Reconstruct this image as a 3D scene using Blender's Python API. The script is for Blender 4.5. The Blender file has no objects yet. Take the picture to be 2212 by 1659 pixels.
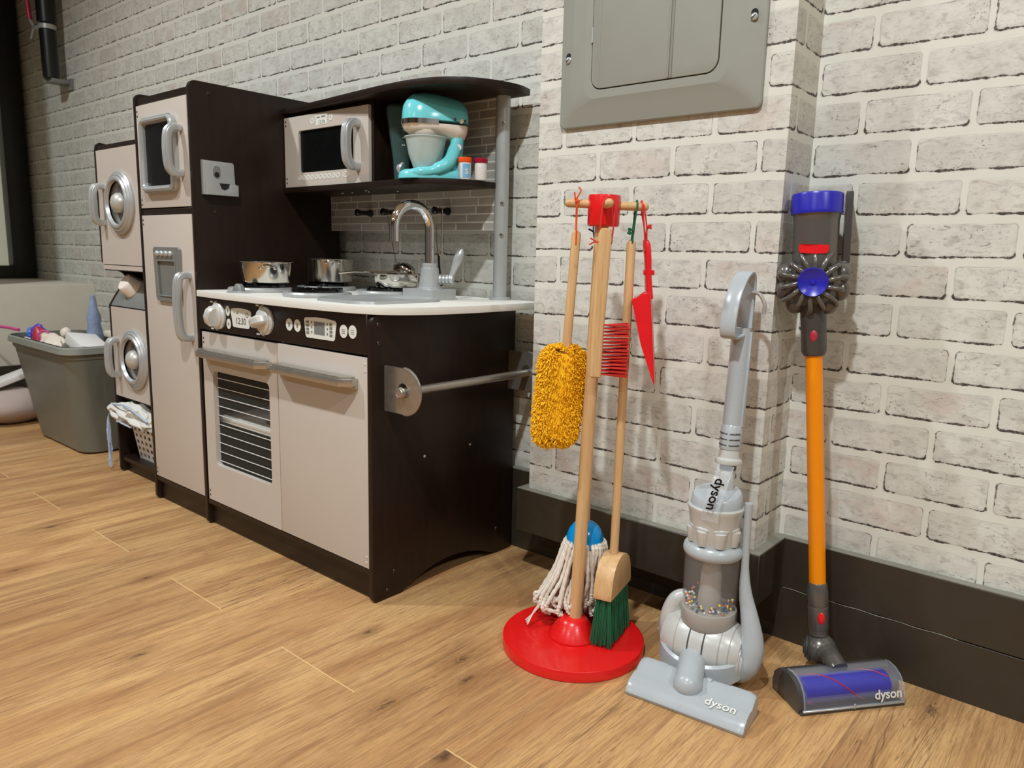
import bpy, bmesh, math, random
from math import sin, cos, pi, radians
from mathutils import Vector, Matrix, noise
random.seed(7)
V = Vector
sc = bpy.context.scene
# ------------------------------------------------------------------ camera
F_PX = 1620.5
YAW, PITCH, ROLL = 0.7024, -0.1703, 0.0245
fw = V((-sin(YAW)*cos(PITCH), cos(YAW)*cos(PITCH), sin(PITCH)))
r0 = V((cos(YAW), sin(YAW), 0)); u0 = r0.cross(fw)
rt = cos(ROLL)*r0 + sin(ROLL)*u0; up = -sin(ROLL)*r0 + cos(ROLL)*u0
cam_d = bpy.data.cameras.new('camera'); cam = bpy.data.objects.new('camera', cam_d)
sc.collection.objects.link(cam); sc.camera = cam
cam_d.sensor_fit = 'HORIZONTAL'; cam_d.sensor_width = 36.0; cam_d.lens = 36.0*F_PX/2212.0
cam_d.clip_start = 0.02; cam_d.clip_end = 50
CAM = V((1.9843, -0.8659, 0.6705))
cam.matrix_world = Matrix(((rt.x, up.x, -fw.x, CAM.x), (rt.y, up.y, -fw.y, CAM.y), (rt.z, up.z, -fw.z, CAM.z), (0, 0, 0, 1)))
cam_d.dof.use_dof = True; cam_d.dof.focus_distance = 1.35; cam_d.dof.aperture_fstop = 8.0
# ------------------------------------------------------------------ world, lamps, exposure
w = bpy.data.worlds.new('world'); sc.world = w; w.use_nodes = True
w.node_tree.nodes['Background'].inputs[0].default_value = (0.9, 0.92, 1.0, 1)
w.node_tree.nodes['Background'].inputs[1].default_value = 0.05
sc.view_settings.view_transform = 'Standard'; sc.view_settings.look = 'None'
sc.view_settings.gamma = 1.0; sc.view_settings.exposure = 0.0
sc.view_settings.use_curve_mapping = False
CEIL = 2.5
def lamp(x, y, e, rad=0.045, col=(0.88, 0.945, 1.0)):
    d = bpy.data.lights.new('recessed_or_fill_lamp', 'SPOT'); d.energy = e; d.color = col
    d.spot_size = radians(150); d.spot_blend = 0.6; d.shadow_soft_size = rad
    o = bpy.data.objects.new('recessed_or_fill_lamp', d); o.location = (x, y, CEIL-0.03); sc.collection.objects.link(o)
lamp(1.70, -1.10, 158)
lamp(-0.35, -1.10, 125)
lamp(3.70, -1.00, 105)
lamp(1.70, -3.20, 80); lamp(-0.35, -3.20, 60); lamp(3.70, -3.20, 60)  # unseen rear row, added as fill light
try:
    sc.cycles.use_denoising = True
    sc.cycles.max_bounces = 8
    sc.cycles.sample_clamp_indirect = 6
except Exception: pass
# ------------------------------------------------------------------ materials
def lin(c):
    return tuple(((x/255)/12.92 if x/255 <= 0.04045 else ((x/255+0.055)/1.055)**2.4) for x in c)
class NT:
    def __init__(s, name):
        s.m = bpy.data.materials.new(name); s.m.use_nodes = True; s.t = s.m.node_tree
        s.b = s.t.nodes['Principled BSDF']; s._tc = None
    def n(s, ty, **k):
        x = s.t.nodes.new(ty)
        for a, v in k.items(): setattr(x, a, v)
        return x
    def set(s, inp, v):
        if isinstance(v, bpy.types.NodeSocket): s.t.links.new(v, inp)
        else:
            if isinstance(v, (tuple, list)) and len(v) == 3 and inp.type == 'RGBA': v = (*v, 1)
            inp.default_value = v
    def math(s, op, a, b=0.0, c=0.0, clamp=False):
        x = s.n('ShaderNodeMath', operation=op, use_clamp=clamp)
        for i, v in enumerate((a, b, c)): s.set(x.inputs[i], v)
        return x.outputs[0]
    def ss(s, v, lo, hi, o0=0.0, o1=1.0):
        x = s.n('ShaderNodeMapRange', interpolation_type='SMOOTHSTEP')
        for i, q in enumerate((v, lo, hi, o0, o1)): s.set(x.inputs[i], q)
        return x.outputs[0]
    def mr(s, v, lo, hi, o0=0.0, o1=1.0):
        x = s.n('ShaderNodeMapRange')
        for i, q in enumerate((v, lo, hi, o0, o1)): s.set(x.inputs[i], q)
        return x.outputs[0]
    def mix(s, f, a, b, mode='MIX'):
        x = s.n('ShaderNodeMix', data_type='RGBA', blend_type=mode)
        s.set(x.inputs[0], f); s.set(x.inputs[6], a); s.set(x.inputs[7], b)
        return x.outputs[2]
    def obj(s):
        if not s._tc: s._tc = s.n('ShaderNodeTexCoord')
        return s._tc.outputs['Object']
    def uv(s):
        if not s._tc: s._tc = s.n('ShaderNodeTexCoord')
        return s._tc.outputs['UV']
    def noise(s, vec, scale, detail=3.0, rough=0.55, dist=0.0, sc3=None):
        if sc3:
            mp = s.n('ShaderNodeMapping'); s.set(mp.inputs[0], vec); mp.inputs['Scale'].default_value = sc3; vec = mp.outputs[0]
        x = s.n('ShaderNodeTexNoise'); s.set(x.inputs['Vector'], vec); x.inputs['Scale'].default_value = scale
        x.inputs['Detail'].default_value = detail; x.inputs['Roughness'].default_value = rough; x.inputs['Distortion'].default_value = dist
        return x.outputs[0]
    def bump(s, h, st, dist=0.001):
        x = s.n('ShaderNodeBump'); x.inputs['Strength'].default_value = st; x.inputs['Distance'].default_value = dist
        s.set(x.inputs['Height'], h); s.set(s.b.inputs['Normal'], x.outputs[0])
    def P(s, **k):
        nm = dict(col='Base Color', rough='Roughness', metal='Metallic', spec='Specular IOR Level', trans='Transmission Weight', ior='IOR', alpha='Alpha', coat='Coat Weight', coatr='Coat Roughness', sub='Subsurface Weight', sheen='Sheen Weight')
        for a, v in k.items(): s.set(s.b.inputs[nm[a]], v)
        return s
def simple(name, rgb, rough=0.5, metal=0.0, var=0.06, nscale=25.0, bump=0.0, bscale=400, **k):
    t = NT(name); c = lin(rgb)
    f = t.noise(t.obj(), nscale, 4)
    hi = tuple(min(1, x*(1+var)) for x in c); lo = tuple(x*(1-var) for x in c)
    t.P(col=t.mix(f, lo, hi), rough=t.mr(f, 0.3, 0.7, max(0.02, rough-0.05), rough+0.05), metal=metal, **k)
    if bump: t.bump(t.noise(t.obj(), bscale, 2), bump, 0.0006)
    return t.m

def brick_material(name, v_off=0.0):
    t = NT(name); uv = t.uv()
    RH, BL = 0.0632, 0.1535
    warp = t.noise(uv, 9.0, 3); warp2 = t.noise(uv, 60.0, 3)
    sep = t.n('ShaderNodeSeparateXYZ'); t.set(sep.inputs[0], uv); U, Vv = sep.outputs[0], sep.outputs[1]
    vv = t.math('ADD', t.math('SUBTRACT', Vv, 0.239+v_off), t.math('ADD', t.math('MULTIPLY', t.math('SUBTRACT', warp, 0.5), 0.007), t.math('MULTIPLY', t.math('SUBTRACT', warp2, 0.5), 0.0032)))
    vr = t.math('DIVIDE', vv, RH); row = t.math('FLOOR', vr); fv = t.math('SUBTRACT', vr, row)
    odd = t.math('FLOORED_MODULO', row, 2.0)
    wn0 = t.n('ShaderNodeTexWhiteNoise', noise_dimensions='1D'); t.set(wn0.inputs['W'], row)
    uu = t.math('ADD', t.math('SUBTRACT', U, 0.030), t.math('MULTIPLY', t.math('SUBTRACT', warp2, 0.5), 0.004))
    ur = t.math('ADD', t.math('DIVIDE', uu, BL), t.math('ADD', t.math('MULTIPLY', odd, 0.5), t.math('MULTIPLY', wn0.outputs[0], 0.10)))
    colm = t.math('FLOOR', ur); fu = t.math('SUBTRACT', ur, colm)
    left = t.math('MULTIPLY', fu, BL); right = t.math('MULTIPLY', t.math('SUBTRACT', 1.0, fu), BL)
    bot = t.math('MULTIPLY', fv, RH); top = t.math('MULTIPLY', t.math('SUBTRACT', 1.0, fv), RH)
    # rounded brick outline: signed distance, positive inside
    RR = 0.006
    qx = t.math('MAXIMUM', t.math('SUBTRACT', t.math('ABSOLUTE', t.math('SUBTRACT', left, BL/2)), BL/2-0.0048-RR), 0.0)
    qy = t.math('MAXIMUM', t.math('SUBTRACT', t.math('ABSOLUTE', t.math('SUBTRACT', bot, 0.0265)), 0.0245-RR), 0.0)
    ql = t.math('SQRT', t.math('ADD', t.math('MULTIPLY', qx, qx), t.math('MULTIPLY', qy, qy)))
    e = t.math('SUBTRACT', RR, ql)
    cid = t.n('ShaderNodeCombineXYZ'); t.set(cid.inputs[0], colm); t.set(cid.inputs[1], row)
    wn = t.n('ShaderNodeTexWhiteNoise'); t.set(wn.inputs['Vector'], cid.outputs[0])
    rs = t.n('ShaderNodeSeparateColor'); t.set(rs.inputs[0], wn.outputs['Color']); R1, R2, R3 = rs.outputs
    brick = t.ss(e, 0.0, 0.0022)
    blot = t.noise(uv, 20.0, 6, 0.62); fine = t.noise(uv, 150.0, 5, 0.7, 0.5, (0.55, 1.6, 1)); mot = t.noise(uv, 70.0, 4, 0.65, 0.6, (0.7, 1.3, 1))
    face = t.mix(t.ss(blot, 0.34, 0.70), lin((216, 215, 204)), lin((198, 196, 185)))
    face = t.mix(t.math('MULTIPLY', t.ss(R1, 0.55, 1.0), 0.26), face, lin((174, 170, 160)))
    face = t.mix(t.math('MULTIPLY', t.math('MULTIPLY', t.ss(R2, 0.6, 1.0), t.ss(t.noise(uv, 14, 3), 0.45, 0.65)), 0.60), face, lin((198, 178, 166)))
    face = t.mix(t.math('MULTIPLY', t.ss(mot, 0.49, 0.70), 0.52), face, lin((152, 147, 136)))
    face = t.mix(t.math('MULTIPLY', t.ss(fine, 0.53, 0.70), 0.42), face, lin((138, 132, 122)))
    face = t.mix(t.math('MULTIPLY', t.ss(fine, 0.44, 0.28), 0.25), face, lin((216, 212, 200)))
    mort = t.mix(t.noise(uv, 30, 3), lin((221, 220, 208)), lin((211, 210, 197)))
    col = t.mix(brick, mort, face)
    lnz = t.noise(uv, 38.0, 4, 0.6); lnz2 = t.noise(uv, 190.0, 3, 0.65); lnz3 = t.noise(uv, 17.0, 3, 0.6)
    inx = t.math('MULTIPLY', t.ss(left, 0.005, 0.011), t.ss(right, 0.005, 0.011))
    edge = t.math('ABSOLUTE', t.math('SUBTRACT', e, 0.0003))                # distance to the outline
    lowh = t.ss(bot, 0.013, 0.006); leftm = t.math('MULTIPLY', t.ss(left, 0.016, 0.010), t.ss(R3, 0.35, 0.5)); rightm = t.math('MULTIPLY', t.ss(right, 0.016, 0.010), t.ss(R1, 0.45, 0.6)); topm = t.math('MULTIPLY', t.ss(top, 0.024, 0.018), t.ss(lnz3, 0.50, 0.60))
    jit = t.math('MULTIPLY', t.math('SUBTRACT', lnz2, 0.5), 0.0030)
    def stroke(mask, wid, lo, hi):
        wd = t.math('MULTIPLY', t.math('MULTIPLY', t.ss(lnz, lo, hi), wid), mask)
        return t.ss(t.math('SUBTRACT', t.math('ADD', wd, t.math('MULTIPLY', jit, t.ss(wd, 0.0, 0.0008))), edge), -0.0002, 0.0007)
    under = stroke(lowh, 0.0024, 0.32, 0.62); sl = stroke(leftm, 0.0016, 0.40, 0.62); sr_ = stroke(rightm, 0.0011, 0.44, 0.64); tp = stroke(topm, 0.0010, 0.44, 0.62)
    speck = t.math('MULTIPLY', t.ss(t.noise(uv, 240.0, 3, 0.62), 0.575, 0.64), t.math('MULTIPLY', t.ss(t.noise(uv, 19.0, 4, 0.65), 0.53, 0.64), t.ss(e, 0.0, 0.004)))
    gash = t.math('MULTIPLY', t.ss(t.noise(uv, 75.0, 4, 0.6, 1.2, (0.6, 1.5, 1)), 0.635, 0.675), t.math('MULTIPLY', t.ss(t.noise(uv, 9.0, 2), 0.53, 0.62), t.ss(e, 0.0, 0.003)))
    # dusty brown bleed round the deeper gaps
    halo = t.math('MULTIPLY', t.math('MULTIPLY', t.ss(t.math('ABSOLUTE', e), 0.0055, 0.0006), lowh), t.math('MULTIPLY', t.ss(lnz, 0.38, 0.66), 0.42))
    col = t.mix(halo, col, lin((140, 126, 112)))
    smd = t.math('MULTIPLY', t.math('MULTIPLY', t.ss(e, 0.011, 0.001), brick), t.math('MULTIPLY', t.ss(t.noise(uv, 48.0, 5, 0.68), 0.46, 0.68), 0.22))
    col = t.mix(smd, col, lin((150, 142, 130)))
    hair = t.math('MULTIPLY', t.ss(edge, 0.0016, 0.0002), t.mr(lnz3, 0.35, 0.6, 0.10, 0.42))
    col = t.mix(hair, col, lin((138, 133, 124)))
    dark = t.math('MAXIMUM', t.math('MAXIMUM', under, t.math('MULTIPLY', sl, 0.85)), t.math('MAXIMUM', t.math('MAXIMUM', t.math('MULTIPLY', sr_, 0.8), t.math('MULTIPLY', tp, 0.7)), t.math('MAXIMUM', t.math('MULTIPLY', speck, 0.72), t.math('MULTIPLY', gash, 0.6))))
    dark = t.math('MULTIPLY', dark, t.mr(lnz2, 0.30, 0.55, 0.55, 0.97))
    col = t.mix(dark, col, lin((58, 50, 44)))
    t.P(col=col, rough=0.62, spec=0.3)
    t.bump(t.math('ADD', t.math('MULTIPLY', brick, 0.6), t.math('MULTIPLY', fine, 0.25)), 0.25, 0.0012)
    return t.m

KNOTS = ((1.180, -0.026, 0.009), (1.226, -0.065, 0.010), (1.183, -0.198, 0.011), (0.776, -0.381, 0.008), (0.486, -0.239, 0.007),
         (0.038, -0.268, 0.011), (0.256, -0.408, 0.007), (0.991, -0.074, 0.006), (1.807, 0.357, 0.012), (0.982, 0.396, 0.012))
def floor_material():
    t = NT('oak_plank_floor'); p = t.obj()
    sep = t.n('ShaderNodeSeparateXYZ'); t.set(sep.inputs[0], p); X, Y = sep.outputs[0], sep.outputs[1]
    xr = t.math('DIVIDE', t.math('SUBTRACT', X, 1.323), 0.2); col = t.math('FLOOR', xr); fx = t.math('SUBTRACT', xr, col)
    odd = t.math('FLOORED_MODULO', col, 2.0)
    yr = t.math('ADD', t.math('DIVIDE', t.math('ADD', Y, 0.207), 1.30), t.math('MULTIPLY', odd, 0.5)); rw = t.math('FLOOR', yr); fy = t.math('SUBTRACT', yr, rw)
    cid = t.n('ShaderNodeCombineXYZ'); t.set(cid.inputs[0], col); t.set(cid.inputs[1], rw)
    wn = t.n('ShaderNodeTexWhiteNoise'); t.set(wn.inputs['Vector'], cid.outputs[0])
    off = t.n('ShaderNodeVectorMath', operation='SCALE'); t.set(off.inputs[0], wn.outputs['Color']); off.inputs['Scale'].default_value = 7.0
    pv = t.n('ShaderNodeVectorMath', operation='ADD'); t.set(pv.inputs[0], p); t.set(pv.inputs[1], off.outputs[0]); q = pv.outputs[0]
    big = t.noise(q, 3.0, 4, 0.5, 0.6, (3.4, 0.65, 1)); mid = t.noise(q, 17.0, 6, 0.62, 0.9, (3.0, 0.22, 1)); fine = t.noise(q, 150.0, 4, 0.6, 0.3, (3.0, 0.09, 1))
    pore = t.noise(q, 330.0, 3, 0.6, 0.2, (2.6, 0.14, 1))
    c = t.mix(t.ss(big, 0.3, 0.7), lin((207, 166, 112)), lin((175, 129, 84)))
    c = t.mix(t.math('MULTIPLY', t.ss(mid, 0.46, 0.66), 0.62), c, lin((146, 106, 69)))
    c = t.mix(t.math('MULTIPLY', t.ss(fine, 0.44, 0.66), 0.50), c, lin((131, 92, 58)))
    c = t.mix(t.math('MULTIPLY', t.ss(pore, 0.5, 0.68), 0.42), c, lin((119, 84, 52)))
    c = t.mix(t.math('MULTIPLY', t.ss(t.noise(q, 6.0, 3, 0.5, 0.8, (2.6, 0.5, 1)), 0.55, 0.75), 0.16), c, lin((224, 175, 99)))
    # long dark streaks and knots
    st = t.noise(q, 8.0, 4, 0.55, 1.6, (2.6, 0.16, 1))
    line = t.math('MULTIPLY', t.ss(t.math('ABSOLUTE', t.math('SUBTRACT', st, 0.5)), 0.012, 0.0), t.ss(t.noise(q, 2.3, 2), 0.5, 0.62))
    c = t.mix(t.math('MULTIPLY', line, 0.6), c, lin((89, 62, 41)))
    mp = t.n('ShaderNodeMapping'); t.set(mp.inputs[0], q); mp.inputs['Scale'].default_value = (5.0, 2.2, 1)
    vo = t.n('ShaderNodeTexVoronoi'); t.set(vo.inputs['Vector'], mp.outputs[0]); vo.inputs['Scale'].default_value = 1.0
    dk = t.math('ADD', vo.outputs['Distance'], t.math('MULTIPLY', t.math('SUBTRACT', t.noise(q, 60, 4), 0.5), 0.10))
    rsel = t.n('ShaderNodeSeparateColor'); t.set(rsel.inputs[0], vo.outputs['Color'])
    kn = t.math('MULTIPLY', t.ss(dk, 0.085, 0.02), t.ss(rsel.outputs[0], 0.55, 0.6))
    halo = t.math('MULTIPLY', t.ss(dk, 0.30, 0.05), t.ss(rsel.outputs[0], 0.55, 0.6))
    c = t.mix(t.math('MULTIPLY', halo, 0.35), c, lin((127, 88, 54)))
    c = t.mix(t.math('MULTIPLY', kn, 0.85), c, lin((66, 47, 33)))
    kk = None
    for kx, ky, ks in KNOTS:
        sv3 = t.n('ShaderNodeVectorMath', operation='SUBTRACT'); t.set(sv3.inputs[0], p); sv3.inputs[1].default_value = (kx, ky, 0)
        ml = t.n('ShaderNodeVectorMath', operation='MULTIPLY'); t.set(ml.inputs[0], sv3.outputs[0]); ml.inputs[1].default_value = (1/ks, 0.42/ks, 0)
        ln = t.n('ShaderNodeVectorMath', operation='LENGTH'); t.set(ln.inputs[0], ml.outputs[0]); d_ = ln.outputs['Value']
        kk = d_ if kk is None else t.math('MINIMUM', kk, d_)
    kw = t.math('ADD', kk, t.math('MULTIPLY', t.math('SUBTRACT', t.noise(p, 95, 6, 0.7, 1.6, (1.6, 0.45, 1)), 0.5), 4.2))
    c = t.mix(t.math('MULTIPLY', t.ss(kw, 4.2, 0.4), 0.42), c, lin((118, 78, 46)))
    c = t.mix(t.math('MULTIPLY', t.ss(kw, 1.0, -0.2), 0.80), c, lin((66, 46, 34)))
    tone = t.mr(wn.outputs['Value'], 0, 1, 0.98, 1.16)
    hs = t.n('ShaderNodeHueSaturation'); t.set(hs.inputs['Color'], c); t.set(hs.inputs['Value'], tone); c = hs.outputs[0]
    ex = t.math('MINIMUM', fx, t.math('SUBTRACT', 1.0, fx)); ey = t.math('MINIMUM', fy, t.math('SUBTRACT', 1.0, fy))
    sx = t.ss(t.math('MULTIPLY', ex, 0.2), 0.0010, 0.0004); sy = t.ss(t.math('MULTIPLY', ey, 1.30), 0.0014, 0.0006)
    c = t.mix(t.math('MULTIPLY', sx, 0.30), c, lin((226, 188, 131)))
    c = t.mix(t.math('MULTIPLY', sy, 0.80), c, lin((234, 197, 137)))
    t.P(col=c, rough=t.mr(fine, 0.3, 0.7, 0.42, 0.55), spec=0.35)
    t.bump(t.math('SUBTRACT', t.math('ADD', t.math('MULTIPLY', pore, 0.35), t.math('MULTIPLY', fine, 0.3)), t.math('MAXIMUM', sx, sy)), 0.22, 0.0008)
    return t.m

def splash_material():
    t = NT('mosaic_strip_tile_print'); p = t.obj()
    sep = t.n('ShaderNodeSeparateXYZ'); t.set(sep.inputs[0], p); X, Z = sep.outputs[0], sep.outputs[2]
    vr = t.math('DIVIDE', t.math('SUBTRACT', Z, 0.722), 0.0182); row = t.math('FLOOR', vr); fv = t.math('SUBTRACT', vr, row)
    wr = t.n('ShaderNodeTexWhiteNoise', noise_dimensions='1D'); t.set(wr.inputs['W'], row)
    ur = t.math('ADD', t.math('DIVIDE', X, 0.085), t.math('MULTIPLY', wr.outputs[0], 0.9)); cl = t.math('FLOOR', ur); fu = t.math('SUBTRACT', ur, cl)
    cid = t.n('ShaderNodeCombineXYZ'); t.set(cid.inputs[0], cl); t.set(cid.inputs[1], row)
    wn = t.n('ShaderNodeTexWhiteNoise'); t.set(wn.inputs['Vector'], cid.outputs[0])
    eu = t.math('MULTIPLY', t.math('MINIMUM', fu, t.math('SUBTRACT', 1.0, fu)), 0.085); ev = t.math('MULTIPLY', t.math('MINIMUM', fv, t.math('SUBTRACT', 1.0, fv)), 0.0182)
    g = t.ss(t.math('MINIMUM', eu, ev), 0.0013, 0.0019)
    c = t.mix(wn.outputs[0], lin((140, 132, 122)), lin((176, 174, 164)))
    c = t.mix(t.math('MULTIPLY', t.noise(p, 90, 3, 0.6, 0, (1, 1, 0.2)), 0.25), c, lin((196, 190, 178)))
    t.P(col=t.mix(g, lin((212, 208, 194)), c), rough=0.35)
    return t.m

def wood_material(name, a, b, d, rough=0.45, sc3=(6, 6, 0.5), coat=0.2):
    t = NT(name); p = t.obj()
    n1 = t.noise(p, 14, 4, 0.6, 1.0, sc3); n2 = t.noise(p, 150, 3, 0.6, 0.2, (2, 2, 0.12))
    c = t.mix(t.ss(n1, 0.3, 0.7), lin(a), lin(b)); c = t.mix(t.math('MULTIPLY', t.ss(n2, 0.5, 0.72), 0.4), c, lin(d))
    t.P(col=c, rough=rough, coat=coat, coatr=0.25, spec=0.32)
    return t.m

M = {}
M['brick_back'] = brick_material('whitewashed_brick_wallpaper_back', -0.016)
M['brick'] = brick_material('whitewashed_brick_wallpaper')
M['floor'] = floor_material(); M['splash'] = splash_material()
M['ceiling'] = simple('ceiling_paint', (225, 222, 214), 0.8)
M['wall_plain'] = simple('plain_wall_paint', (128, 126, 122), 0.8)
M['ledge'] = simple('cream_ledge_paint', (206, 200, 182), 0.6)
M['board'] = simple('olive_grey_baseboard_paint', (54, 47, 37), 0.42, var=0.12, nscale=40, bump=0.12, bscale=250)
M['frame_black'] = simple('black_window_frame', (20, 21, 20), 0.35)
M['pane'] = simple('pale_pane_added_glow', (176, 176, 158), 0.5)
M['pane'].node_tree.nodes['Principled BSDF'].inputs['Emission Color'].default_value = (*lin((176, 176, 156)), 1)
M['pane'].node_tree.nodes['Principled BSDF'].inputs['Emission Strength'].default_value = 0.55  # emission added only to brighten the pane in its dark corner
M['espresso'] = wood_material('espresso_wood', (35, 21, 12), (27, 15, 9), (20, 11, 6), 0.42, (5, 5, 0.6), 0.06)
M['door'] = simple('taupe_grey_door_paint', (196, 186, 174), 0.42, var=0.03, nscale=8)
M['white_top'] = simple('white_countertop_laminate', (228, 226, 216), 0.45, var=0.02)
M['silver'] = simple('silver_painted_plastic', (186, 188, 186), 0.34, 0.42, var=0.04, nscale=60)
M['handle_metal'] = simple('satin_metal_handle', (186, 183, 174), 0.30, 0.85, var=0.05, nscale=70)
M['knob_silver'] = simple('pale_silver_knob', (214, 214, 208), 0.30, 0.30, var=0.02)
M['silver_dk'] = simple('dull_silver_plastic', (140, 141, 136), 0.45, 0.4, var=0.05)
M['brushed'] = simple('brushed_metal', (176, 170, 160), 0.32, 0.8, var=0.06, nscale=90)
M['chrome'] = simple('chrome', (225, 225, 225), 0.06, 1.0, var=0.01)
M['steel'] = simple('polished_steel', (205, 200, 190), 0.12, 1.0, var=0.02)
M['label'] = simple('white_printed_sticker', (222, 222, 212), 0.5, var=0.02)
M['ink'] = simple('grey_print', (120, 122, 118), 0.6)
M['ink_dark'] = simple('dark_print', (60, 62, 62), 0.6)
M['print_white'] = simple('white_print', (222, 222, 214), 0.5)
M['black_glossy'] = simple('glossy_black_plastic', (14, 14, 15), 0.12)
M['black_pane'] = simple('smoky_black_window_film', (9, 11, 10), 0.28, spec=0.2)
M['bolt'] = simple('dark_bolt_steel', (84, 74, 64), 0.3, 0.8)
M['bolt_white'] = simple('pale_screw_cap', (200, 198, 190), 0.4)
M['inside_dark'] = simple('dark_recess', (24, 20, 17), 0.8)
M['panel_grey'] = simple('grey_powder_coated_steel', (148, 149, 138), 0.38, 0.0, var=0.02, bump=0.1, bscale=700, spec=0.45)
M['tub'] = simple('dark_grey_tub_plastic', (112, 112, 100), 0.40, var=0.04)
M['red'] = simple('glossy_red_paint', (222, 22, 22), 0.30, var=0.04, nscale=14, coat=0.3)
M['red_plastic'] = simple('red_plastic', (226, 26, 34), 0.28, var=0.03)
M['beech'] = wood_material('beech_wood', (216, 178, 128), (204, 163, 112), (176, 134, 88), 0.45)
M['yarn_yellow'] = simple('orange_yellow_yarn', (255, 188, 8), 0.8, var=0.16, nscale=120)
M['yarn_white'] = simple('cream_cotton_yarn', (222, 212, 196), 0.9, var=0.16, nscale=90, bump=0.5, bscale=900)
M['blue_cap'] = simple('bright_blue_plastic', (8, 140, 208), 0.2, var=0.03)
M['green_br'] = simple('dark_green_bristle', (6, 100, 66), 0.4, var=0.3, nscale=300)
M['red_br'] = simple('red_bristle', (214, 52, 44), 0.5, var=0.2, nscale=300)
M['cord_orange'] = simple('orange_cord', (232, 84, 24), 0.7); M['cord_red'] = simple('red_cord', (214, 40, 40), 0.7)
M['cord_green'] = simple('green_cord', (8, 92, 56), 0.7); M['cord_blue'] = simple('navy_cord', (20, 24, 96), 0.7)
M['vac_grey'] = simple('light_grey_toy_plastic', (172, 178, 180), 0.26, var=0.02)
M['vac_pale'] = simple('pale_silver_toy_plastic', (196, 196, 190), 0.28, 0.1, var=0.02)
M['vac_mid'] = simple('warm_grey_toy_plastic', (164, 158, 150), 0.3, var=0.02)
M['gun'] = simple('gunmetal_toy_plastic', (108, 104, 98), 0.26, 0.45, var=0.04)
M['gun_dk'] = simple('dark_grey_toy_plastic', (72, 69, 66), 0.32, 0.1, var=0.04)
M['purple'] = simple('deep_blue_violet_plastic', (38, 36, 168), 0.30, var=0.04)
M['roller'] = simple('blue_violet_roller', (58, 58, 158), 0.45, var=0.08, nscale=60)
M['aqua'] = simple('aqua_plastic', (112, 206, 210), 0.16, var=0.02); M['cream'] = simple('cream_plastic', (242, 232, 218), 0.3, var=0.02)
M['orange_lid'] = simple('orange_lid', (240, 84, 22), 0.35); M['crimson_lid'] = simple('crimson_lid', (150, 6, 44), 0.35)
M['white_pl'] = simple('white_plastic', (232, 228, 222), 0.35, var=0.02); M['sky_label'] = simple('sky_blue_label', (118, 176, 214), 0.5)
M['cloth'] = simple('white_blue_cloth', (214, 212, 202), 0.9, var=0.1, nscale=60, bump=0.4, bscale=500)
M['cloth_blue'] = simple('pale_blue_fringe', (176, 192, 212), 0.9, var=0.2, nscale=200)
M['pink'] = simple('pink_plastic', (206, 80, 140), 0.4); M['toyblue'] = simple('toy_blue', (70, 110, 180), 0.4); M['toyviolet'] = simple('toy_violet', (92, 62, 170), 0.4)
M['toyred'] = simple('toy_crimson', (176, 44, 66), 0.4); M['toycream'] = simple('toy_cream', (226, 214, 196), 0.5); M['denim'] = simple('mottled_blue', (138, 152, 178), 0.6, var=0.35, nscale=70)
M['tub_rim'] = simple('grey_tub_rim_plastic', (138, 140, 130), 0.38, var=0.03)
M['dome'] = simple('pearl_silver_dome', (198, 196, 186), 0.35, 0.3, var=0.02)
M['cushion'] = simple('beige_pink_fabric', (178, 160, 150), 0.85, var=0.05)
def clear(name, rgb, rough=0.05, alpha=0.3, trans=0.0, **k):
    t = NT(name); f = t.noise(t.obj(), 20, 2); c = lin(rgb)
    t.P(col=t.mix(f, c, tuple(x*0.96 for x in c)), rough=rough, **k)
    if trans: t.P(trans=trans, ior=1.12)
    else: t.P(alpha=alpha)
    return t.m
M['orange_clear'] = clear('translucent_orange_plastic', (255, 150, 2), 0.16, 0.88)
M['clear'] = clear('clear_plastic', (215, 222, 225), 0.06, 0.16)
M['clear_smoke'] = clear('smoky_clear_plastic', (196, 192, 186), 0.05, 0.10)
M['clear_hood'] = clear('clear_hood_plastic', (190, 192, 205), 0.06, 0.12)
M['frost'] = clear('frosted_bowl_plastic', (206, 220, 214), 0.30, 0.62)
M['jug'] = clear('smoky_green_jug_plastic', (84, 112, 108), 0.12, 0.34)
M['glass'] = clear('oven_window_film', (170, 170, 160), 0.03, 0.05)
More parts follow.
